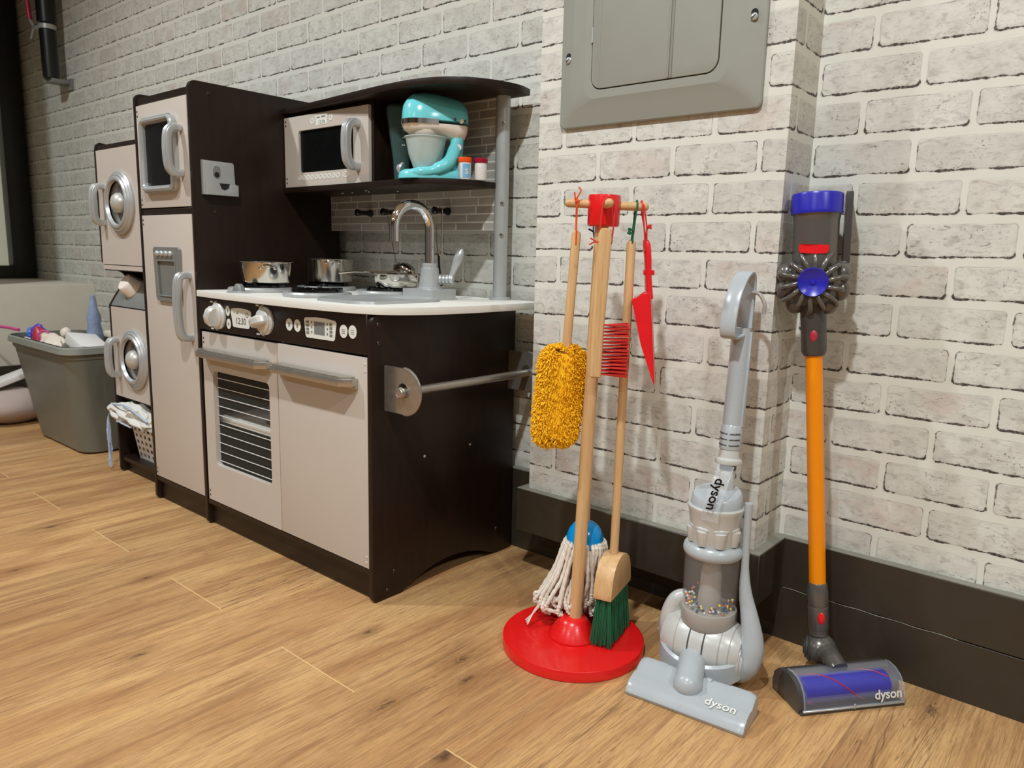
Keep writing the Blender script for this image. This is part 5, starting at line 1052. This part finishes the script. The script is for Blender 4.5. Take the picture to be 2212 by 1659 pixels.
hpath = smooth_path([(hx_, 0.274, 0.566), (hx_, 0.276, 0.600), (hx_, 0.277, 0.640), (hx_, 0.266, 0.652), (hx_, 0.245, 0.641), (hx_, 0.224, 0.612), (hx_, 0.214, 0.580), (hx_, 0.214, 0.562), (hx_, 0.222, 0.5545), (hx_, 0.245, 0.5555), (hx_, 0.266, 0.560)], 5)
def strap(path, hw, th, mb, closed=False):
    rings = []
    n = len(path)
    for i, p in enumerate(path):
        t = (path[min(i+1, n-1)]-path[max(i-1, 0)]).normalized(); nn = V((1, 0, 0)).cross(t).normalized()
        rings.append([p+V((sx*hw, 0, 0))+nn*sy*th for sx, sy in ((-1, -0.6), (-0.85, -1), (0.85, -1), (1, -0.6), (1, 0.6), (0.85, 1), (-0.85, 1), (-1, 0.6))])
    return mb.loft(rings)
hm = MB(); strap(hpath, 0.0125, 0.0028, hm)
link('grip_loop', hm, M['vac_grey'], uv_)
link('cable_hook', MB().tube(smooth_path([(1.508, 0.270, 0.622), (1.520, 0.268, 0.620), (1.530, 0.266, 0.606), (1.530, 0.266, 0.590)], 5), 0.0030, 10), M['vac_mid'], uv_)
# clear carry handle with name
ch = MB(); hh = smooth_path([(1.510, 0.171, 0.276), (1.511, 0.172, 0.296), (1.513, 0.182, 0.320), (1.514, 0.196, 0.342), (1.512, 0.212, 0.3565)], 6)
strap(hh, 0.0125, 0.0012, ch)
for s_ in (-1, 1): ch.tube([p+V((s_*0.0125, -0.001, 0)) for p in hh], 0.0012, 6)
cho = link('clear_carry_handle', ch, M['clear'], uv_)
tp = V((1.5125, 0.1800, 0.3165)); td = (V((1.514, 0.196, 0.342))-V((1.511, 0.172, 0.296))).normalized(); ty = V((0.99, 0.10, 0)).normalized()
nz_ = (-td).cross(ty).normalized()
link('printed_name', MB().text('dyson', 0.0215, Matrix(((-td.x, ty.x, nz_.x, tp.x+nz_.x*0.0032), (-td.y, ty.y, nz_.y, tp.y+nz_.y*0.0032), (-td.z, ty.z, nz_.z, tp.z+nz_.z*0.0032), (0, 0, 0, 1))), 0.0003, 0.0004), M['black_glossy'], cho)
# side pipe, side pod
pp = smooth_path([(1.5470, 0.226, 0.300), (1.5475, 0.226, 0.250), (1.5490, 0.226, 0.195), (1.5540, 0.224, 0.155), (1.5650, 0.220, 0.120), (1.5735, 0.217, 0.085), (1.5735, 0.214, 0.055), (1.5650, 0.211, 0.030), (1.556, 0.210, 0.018)], 5)
rr_ = []
for i in range(len(pp)):
    f = i/(len(pp)-1); rr_.append(0.0062 if f < 0.25 else 0.0062+0.0125*min(1, (f-0.25)/0.42) if f < 0.80 else 0.0187-0.009*(f-0.80)/0.20)
link('side_pipe', MB().tube(pp, rr_, 20, flat=(1.0, 1.0)), M['vac_grey'], uv_)
link('hub_cap', MB().lathe([(0, 0), (0.034, 0), (0.036, 0.003), (0.034, 0.007), (0.030, 0.008), (0.029, 0.011), (0.024, 0.012), (0, 0.012)], T(VX, VY, 0.054) @ Rx @ T(0.058, 0, -0.010) @ Matrix.Rotation(radians(90), 4, 'Y'), 36), M['vac_pale'], uv_)
pod = MB(); pd = smooth_path([(1.455, 0.222, 0.122), (1.441, 0.219, 0.108), (1.432, 0.214, 0.080), (1.428, 0.208, 0.052), (1.430, 0.202, 0.034)], 6)
pod.tube(pd, [0.006+0.0105*sin(pi*min(1, (i+3)/26)) for i in range(len(pd))], 16)
for i in range(2, 20, 2):
    p = pd[i]; pod.ball(p+V((-0.0085, 0.004, 0)), 0.0075, (1.0, 1.3, 0.42))
link('side_pod', pod, M['vac_pale'], uv_)
# floor head
hu = V((0.994, 0.109, 0)); hv = V((-0.109, 0.994, 0)); H0 = V((1.436, 0.072, 0)); HLEN = 0.184
def hpnt(u, v, z): return H0+hu*u+hv*v+V((0, 0, z))
fhp = [(0.002, 0.001), (0.0, 0.006), (0.003, 0.012), (0.014, 0.021), (0.028, 0.0245), (0.040, 0.0265), (0.048, 0.0330), (0.058, 0.0375), (0.066, 0.0360), (0.071, 0.028), (0.073, 0.012), (0.072, 0.001)]
fh = MB(); rings = []
for u, s_ in ((0.0, 0.90), (0.003, 0.97), (0.010, 1.0), (0.040, 1.0), (0.042, 0.965), (0.060, 0.95), (0.124, 0.95), (0.142, 0.965), (0.144, 1.0), (0.174, 1.0), (0.181, 0.97), (0.184, 0.90)):
    rings.append([hpnt(u, 0.036+(v-0.036)*(1 if s_ > 0.93 else s_+0.06), z*s_ if z > 0.025 else z) for v, z in fhp])
fh.loft(rings); fho = link('floor_head', fh, M['vac_grey'], uv_)
link('floor_gasket', MB().box((-0.0, 0, 0), (HLEN-0.006, 0.066, 0.003), 0.001, 1, frame(hpnt(0.003, 0.004, 0.0002), hu, hv)), M['gun_dk'], fho)
nk = MB().ball(hpnt(0.085, 0.040, 0.030), 0.0225, (1, 1, 0.95)); nk.tube(smooth_path([hpnt(0.085, 0.040, 0.030), hpnt(0.080, 0.064, 0.040), hpnt(0.073, 0.090, 0.043)], 5), 0.0215, 24)
nk.cyl(hpnt(0.108, 0.062, 0.034), hpnt(0.116, 0.060, 0.034), 0.004, seg=14)
link('swivel_neck', nk, M['vac_grey'], uv_)
nx = hu; a_ = math.atan2(0.0035, 0.014); ny = (hv*cos(a_)+V((0, 0, sin(a_)))).normalized(); nz_ = nx.cross(ny)
tpos = hpnt(0.143, 0.0215, 0.0248)
link('printed_name', MB().text('dyson', 0.0200, Matrix(((nx.x, ny.x, nz_.x, tpos.x), (nx.y, ny.y, nz_.y, tpos.y), (nx.z, ny.z, nz_.z, tpos.z), (0, 0, 0, 1))), 0.0005, 0.0003, 1.0), M['print_white'], fho)
# beads
random.seed(4); beadmats = [simple('bead_'+n, c, 0.25, var=0.02) for n, c in (('blue', (40, 60, 150)), ('yellow', (236, 214, 60)), ('orange', (230, 110, 50)), ('white', (230, 226, 214)), ('teal', (30, 130, 120)), ('navy', (34, 40, 90)))]
protos = []
for m_ in beadmats:
    o = link('bead', MB().ball((0, 0, 0), 0.0022, seg=10, rings=6), m_, uv_); OFF.pop(o.name, None)
    o.data.name = 'bead'; protos.append(o)
cnt = 0
for i in range(90):
    a = random.uniform(radians(-215), radians(35)); 
    left_ = cos(a) < 0
    r = random.uniform(0.0235, 0.0390); hmax = (0.034 if cos(a-radians(200)) > 0.3 else 0.022)*(0.25+abs(cos(a))**1.2*0.75)
    z = 0.1212+random.random()**1.5*hmax*(0.4+0.6*(r-0.0235)/0.0155)
    src = protos[i % 6]; o = src if i < 6 else src.copy()
    if i >= 6: sc.collection.objects.link(o); o.parent = uv_
    # beads are children of the vacuum whose origin is (VX, VY, 0); mesh is centred near -origin
    o.location = V((BXc.x+r*cos(a), BXc.y+r*sin(a), z))
# ================================================================== STICK VACUUM
sv = thing('stick_vacuum', 'toy stick vacuum with orange tube and violet caps leaning on the brick wall', 'toy vacuum', (1.66, 0.31, 0))
su = V((0.617, 0.787, 0)); sv_ = V((-0.787, 0.617, 0)); S0 = V((1.662, 0.203, 0)); SL = 0.177
def sp3(u, v, z): return S0+su*u+sv_*v+V((0, 0, z))
def sect(pts, u): return [sp3(u, v, z) for v, z in pts]
hd_ = link('head_base', MB().loft([sect([(0.000, 0.0005), (0.000, 0.0045), (0.074, 0.0045), (0.076, 0.0005)], u) for u in (0.0, SL)]), M['gun_dk'], sv)
link('head_housing', MB().loft([sect([(0.044, 0.004), (0.044, 0.040), (0.050, 0.0455), (0.062, 0.044), (0.074, 0.032), (0.077, 0.016), (0.076, 0.004)], u) for u in (-0.003, 0.0, SL, SL+0.001)]), M['gun'], sv)
link('end_cap', MB().loft([sect([(0.004, 0.004), (0.002, 0.016), (0.008, 0.034), (0.020, 0.045), (0.036, 0.049), (0.050, 0.046), (0.060, 0.030), (0.060, 0.004)], u) for u in (-0.003, 0.004)]), M['gun_dk'], sv)
arc_o = [(0.0005, 0.0075), (0.0010, 0.018), (0.0060, 0.032), (0.0150, 0.0430), (0.0270, 0.0490), (0.0400, 0.0505), (0.0500, 0.0480)]
arc_i = [(0.0500, 0.0465), (0.0400, 0.0490), (0.0275, 0.0475), (0.0160, 0.0418), (0.0073, 0.0312), (0.0025, 0.0178), (0.0020, 0.0075)]
link('clear_hood', MB().loft([sect(arc_o+arc_i, u) for u in (0.004, SL)]).loft([sect(arc_o+[(0.050, 0.0075)], u) for u in (SL-0.0015, SL)]), M['clear_hood'], sv)
link('hood_edge', MB().tube([sp3(0.0055, v, z) for v, z in arc_o], 0.0011, 8).tube([sp3(SL-0.001, v, z) for v, z in arc_o], 0.0011, 8), M['clear'], sv)
link('front_lip', MB().box((0.003, -0.0012, 0.0046), (SL-0.001, 0.003, 0.0078), 0.0008, 1, frame(S0, su, sv_)).box((0.088, -0.0015, 0.004), (0.091, 0.0, 0.012), 0.0004, 1, frame(S0, su, sv_)), M['silver'], sv)
ra, rb = sp3(0.010, 0.0250, 0.0270), sp3(SL-0.022, 0.0250, 0.0270)
ro = link('roller', MB().cyl(ra, rb, 0.0208, seg=40, bev=0.001), M['roller'], sv)
rm = axis(ra, rb); LR = (rb-ra).length
for ph in (0.4, 3.54):
    pts = []
    for i in range(40):
        f = i/39; a = ph+f*5.0; pts.append(rm @ V((0.0210*cos(a), 0.0210*sin(a), 0.003+f*(LR-0.006))))
    link('brush_strip', MB().tube(pts, 0.0010, 6), M['toyred'], ro)
link('bearing', MB().cyl(sp3(SL-0.022, 0.0245, 0.0255), sp3(SL-0.004, 0.0245, 0.0255), 0.0135, seg=28), M['gun'], sv)
tz_ = -sv_; tpos = sp3(0.150, 0.0015, 0.0215); tl = radians(12)
upv = (V((0, 0, 1))*cos(tl)+sv_*sin(tl)).normalized(); nz_ = su.cross(upv).normalized()
tpos = sp3(0.1470, 0.0008, 0.0215)
link('printed_name', MB().text('dyson', 0.0200, Matrix(((su.x, upv.x, nz_.x, tpos.x), (su.y, upv.y, nz_.y, tpos.y), (su.z, upv.z, nz_.z, tpos.z), (0, 0, 0, 1))), 0.0003, 0.0004), M['print_white'], hd_)
# neck and elbow
EB = V((1.6415, 0.333, 0.049))
link('neck', MB().tube(smooth_path([sp3(0.086, 0.040, 0.046), sp3(0.086, 0.052, 0.050), V((1.662, 0.317, 0.052)), EB+V((0.004, -0.002, 0.0))], 5), [0.0140]*5+[0.0150]*6+[0.0175]*5, 24, flat=(1.1, 0.9)), M['gun'], sv)
link('elbow', MB().ball(EB, 0.0262, (1.0, 1.0, 1.0)), M['gun'], sv)
wl_ = -V((cos(0.32), sin(0.32), 0))
w0 = EB+wl_*0.012
link('wheel', MB().lathe([(0, 0), (0.0225, 0), (0.0235, 0.003), (0.0215, 0.006), (0.0190, 0.0065), (0.0180, 0.010), (0.0130, 0.0105), (0.012, 0.013), (0, 0.013)], axis(w0, w0+wl_), 32), M['gun_dk'], sv)
A0, A1 = V((1.6365, 0.334, 0.075)), V((1.5815, 0.345, 0.560))
def tb_(z): return A0+(A1-A0)*((z-A0.z)/(A1.z-A0.z))
link('cuff', MB().lathe([(0, 0), (0.0150, 0), (0.0150, 0.010), (0.0166, 0.013), (0.0166, 0.048), (0.0160, 0.0485), (0.0166, 0.050), (0.0162, 0.074), (0.0155, 0.0765), (0.0150, 0.084), (0.0135, 0.087), (0, 0.087)], axis(tb_(0.073), tb_(0.5)), 36), M['gun'], sv)
fd = V((sin(0.32), -cos(0.32), 0)); rd = V((cos(0.32), sin(0.32), 0))     # towards the viewer, to the right
def orbit(c, s=1): return c+fd*s
c_ = tb_(0.106)+fd*0.0155+rd*0.005
link('release_button', MB().ball(c_, 0.0058, (1, 0.55, 1.75), frame((0, 0, 0), rd, -fd)), M['red_plastic'], sv)
link('orange_tube', MB().cyl(tb_(0.150), tb_(0.535), 0.0130, 0.0130, 36), M['orange_clear'], sv)
link('stem', MB().lathe([(0, 0), (0.0155, 0), (0.0188, 0.007), (0.0190, 0.034), (0.0186, 0.0345), (0.0190, 0.036), (0.0192, 0.066), (0.022, 0.085), (0, 0.085)], axis(tb_(0.525), tb_(0.7)), 36), M['gun_dk'], sv)
c_ = tb_(0.557)+fd*0.0180
link('release_button', MB().ball(c_, 0.0058, (1, 0.5, 1.6), frame((0, 0, 0), rd, -fd)), M['toyred'], sv)
FC = V((1.5755, 0.338, 0.6405))
fan = MB().lathe([(0, -0.020), (0.034, -0.020), (0.041, -0.008), (0.040, 0.008), (0.030, 0.018), (0, 0.020)], axis(FC, FC+fd), 44)
fo = link('motor_housing', fan, M['gun'], sv)
blades = MB()
for k in range(14):
    a = 2*pi*k/14+0.12; d = rd*cos(a)+V((0, 0, 1))*sin(a); t_ = V((0, 0, 1))*cos(a)-rd*sin(a)
    L_ = 0.050 if k % 2 == 0 else 0.044
    pts = smooth_path([FC+d*0.020+fd*0.0235, FC+d*0.030+fd*0.0245+t_*0.002, FC+d*0.041+fd*0.020+t_*0.004, FC+d*L_+fd*0.010+t_*0.003, FC+d*(L_-0.002)-fd*0.002], 5)
    blades.tube(pts, [0.0042]*6+[0.0040]*8+[0.0034]*(len(pts)-14), 10)
link('cyclone_rib', blades, M['gun'], fo)
cones = MB()
for k in range(10):
    a = 2*pi*k/10+0.35
    if sin(a) > 0.72: continue
    d = rd*cos(a)+V((0, 0, 1))*sin(a); cones.ball(FC+d*0.041-fd*0.004, 0.0155, (1, 1, 1.1), None, 18, 12)
link('cyclone_cone', cones, M['gun'], fo)
link('motor_cap', MB().lathe([(0, 0.020), (0.0222, 0.020), (0.0225, 0.030), (0.0212, 0.0325), (0.0195, 0.0315), (0.0120, 0.0275), (0.0045, 0.0262), (0.0035, 0.0285), (0, 0.0290)], axis(FC, FC+fd), 40), M['purple'], sv)
B0, B1 = V((1.5735, 0.347, 0.650)), V((1.5665, 0.350, 0.775))
link('dust_bin', MB().lathe([(0, 0), (0.0325, 0), (0.0335, 0.012), (0.0335, 0.083), (0.0350, 0.092), (0.0375, 0.0985), (0, 0.099)], axis(B0, B1), 48), M['gun'], sv)
link('top_cap', MB().lathe([(0, 0.094), (0.0378, 0.094), (0.0385, 0.096), (0.0378, 0.099), (0.0380, 0.122), (0.0368, 0.1250), (0.0335, 0.1262), (0, 0.1262)], axis(B0, B1), 48), M['purple'], sv)
c_ = B0+(B1-B0)*0.33+fd*0.0330-rd*0.002
lt = MB(); lt.loft([[c_+rd*x+V((0, 0, z))+fd*(0.004*k_-abs(x)*abs(x)*9) for x, z in [(-0.0215, -0.003), (-0.019, -0.0065), (-0.008, -0.0075), (0.008, -0.0075), (0.019, -0.0065), (0.0215, -0.002), (0.021, 0.0060), (0.010, 0.0062), (-0.010, 0.0062), (-0.021, 0.0060)]] for k_ in (-1.2, 0.6)])
link('latch', lt, M['red_plastic'], sv)
c2 = V((1.602, 0.397, 0.726))
link('handle_grip', MB().box((-0.006, -0.034, -0.056), (0.005, 0.030, 0.054), 0.003, 2, Matrix(((rd.x, -fd.x, 0, c2.x), (rd.y, -fd.y, 0, c2.y), (0, 0, 1, c2.z), (0, 0, 0, 1))) @ Matrix.Rotation(radians(-2), 4, 'Y')), M['gun_dk'], sv)
link('side_clip', MB().box((-0.008, -0.014, -0.012), (0.004, 0.010, 0.006), 0.003, 2, T(1.612, 0.372, 0.668)), M['gun'], sv)
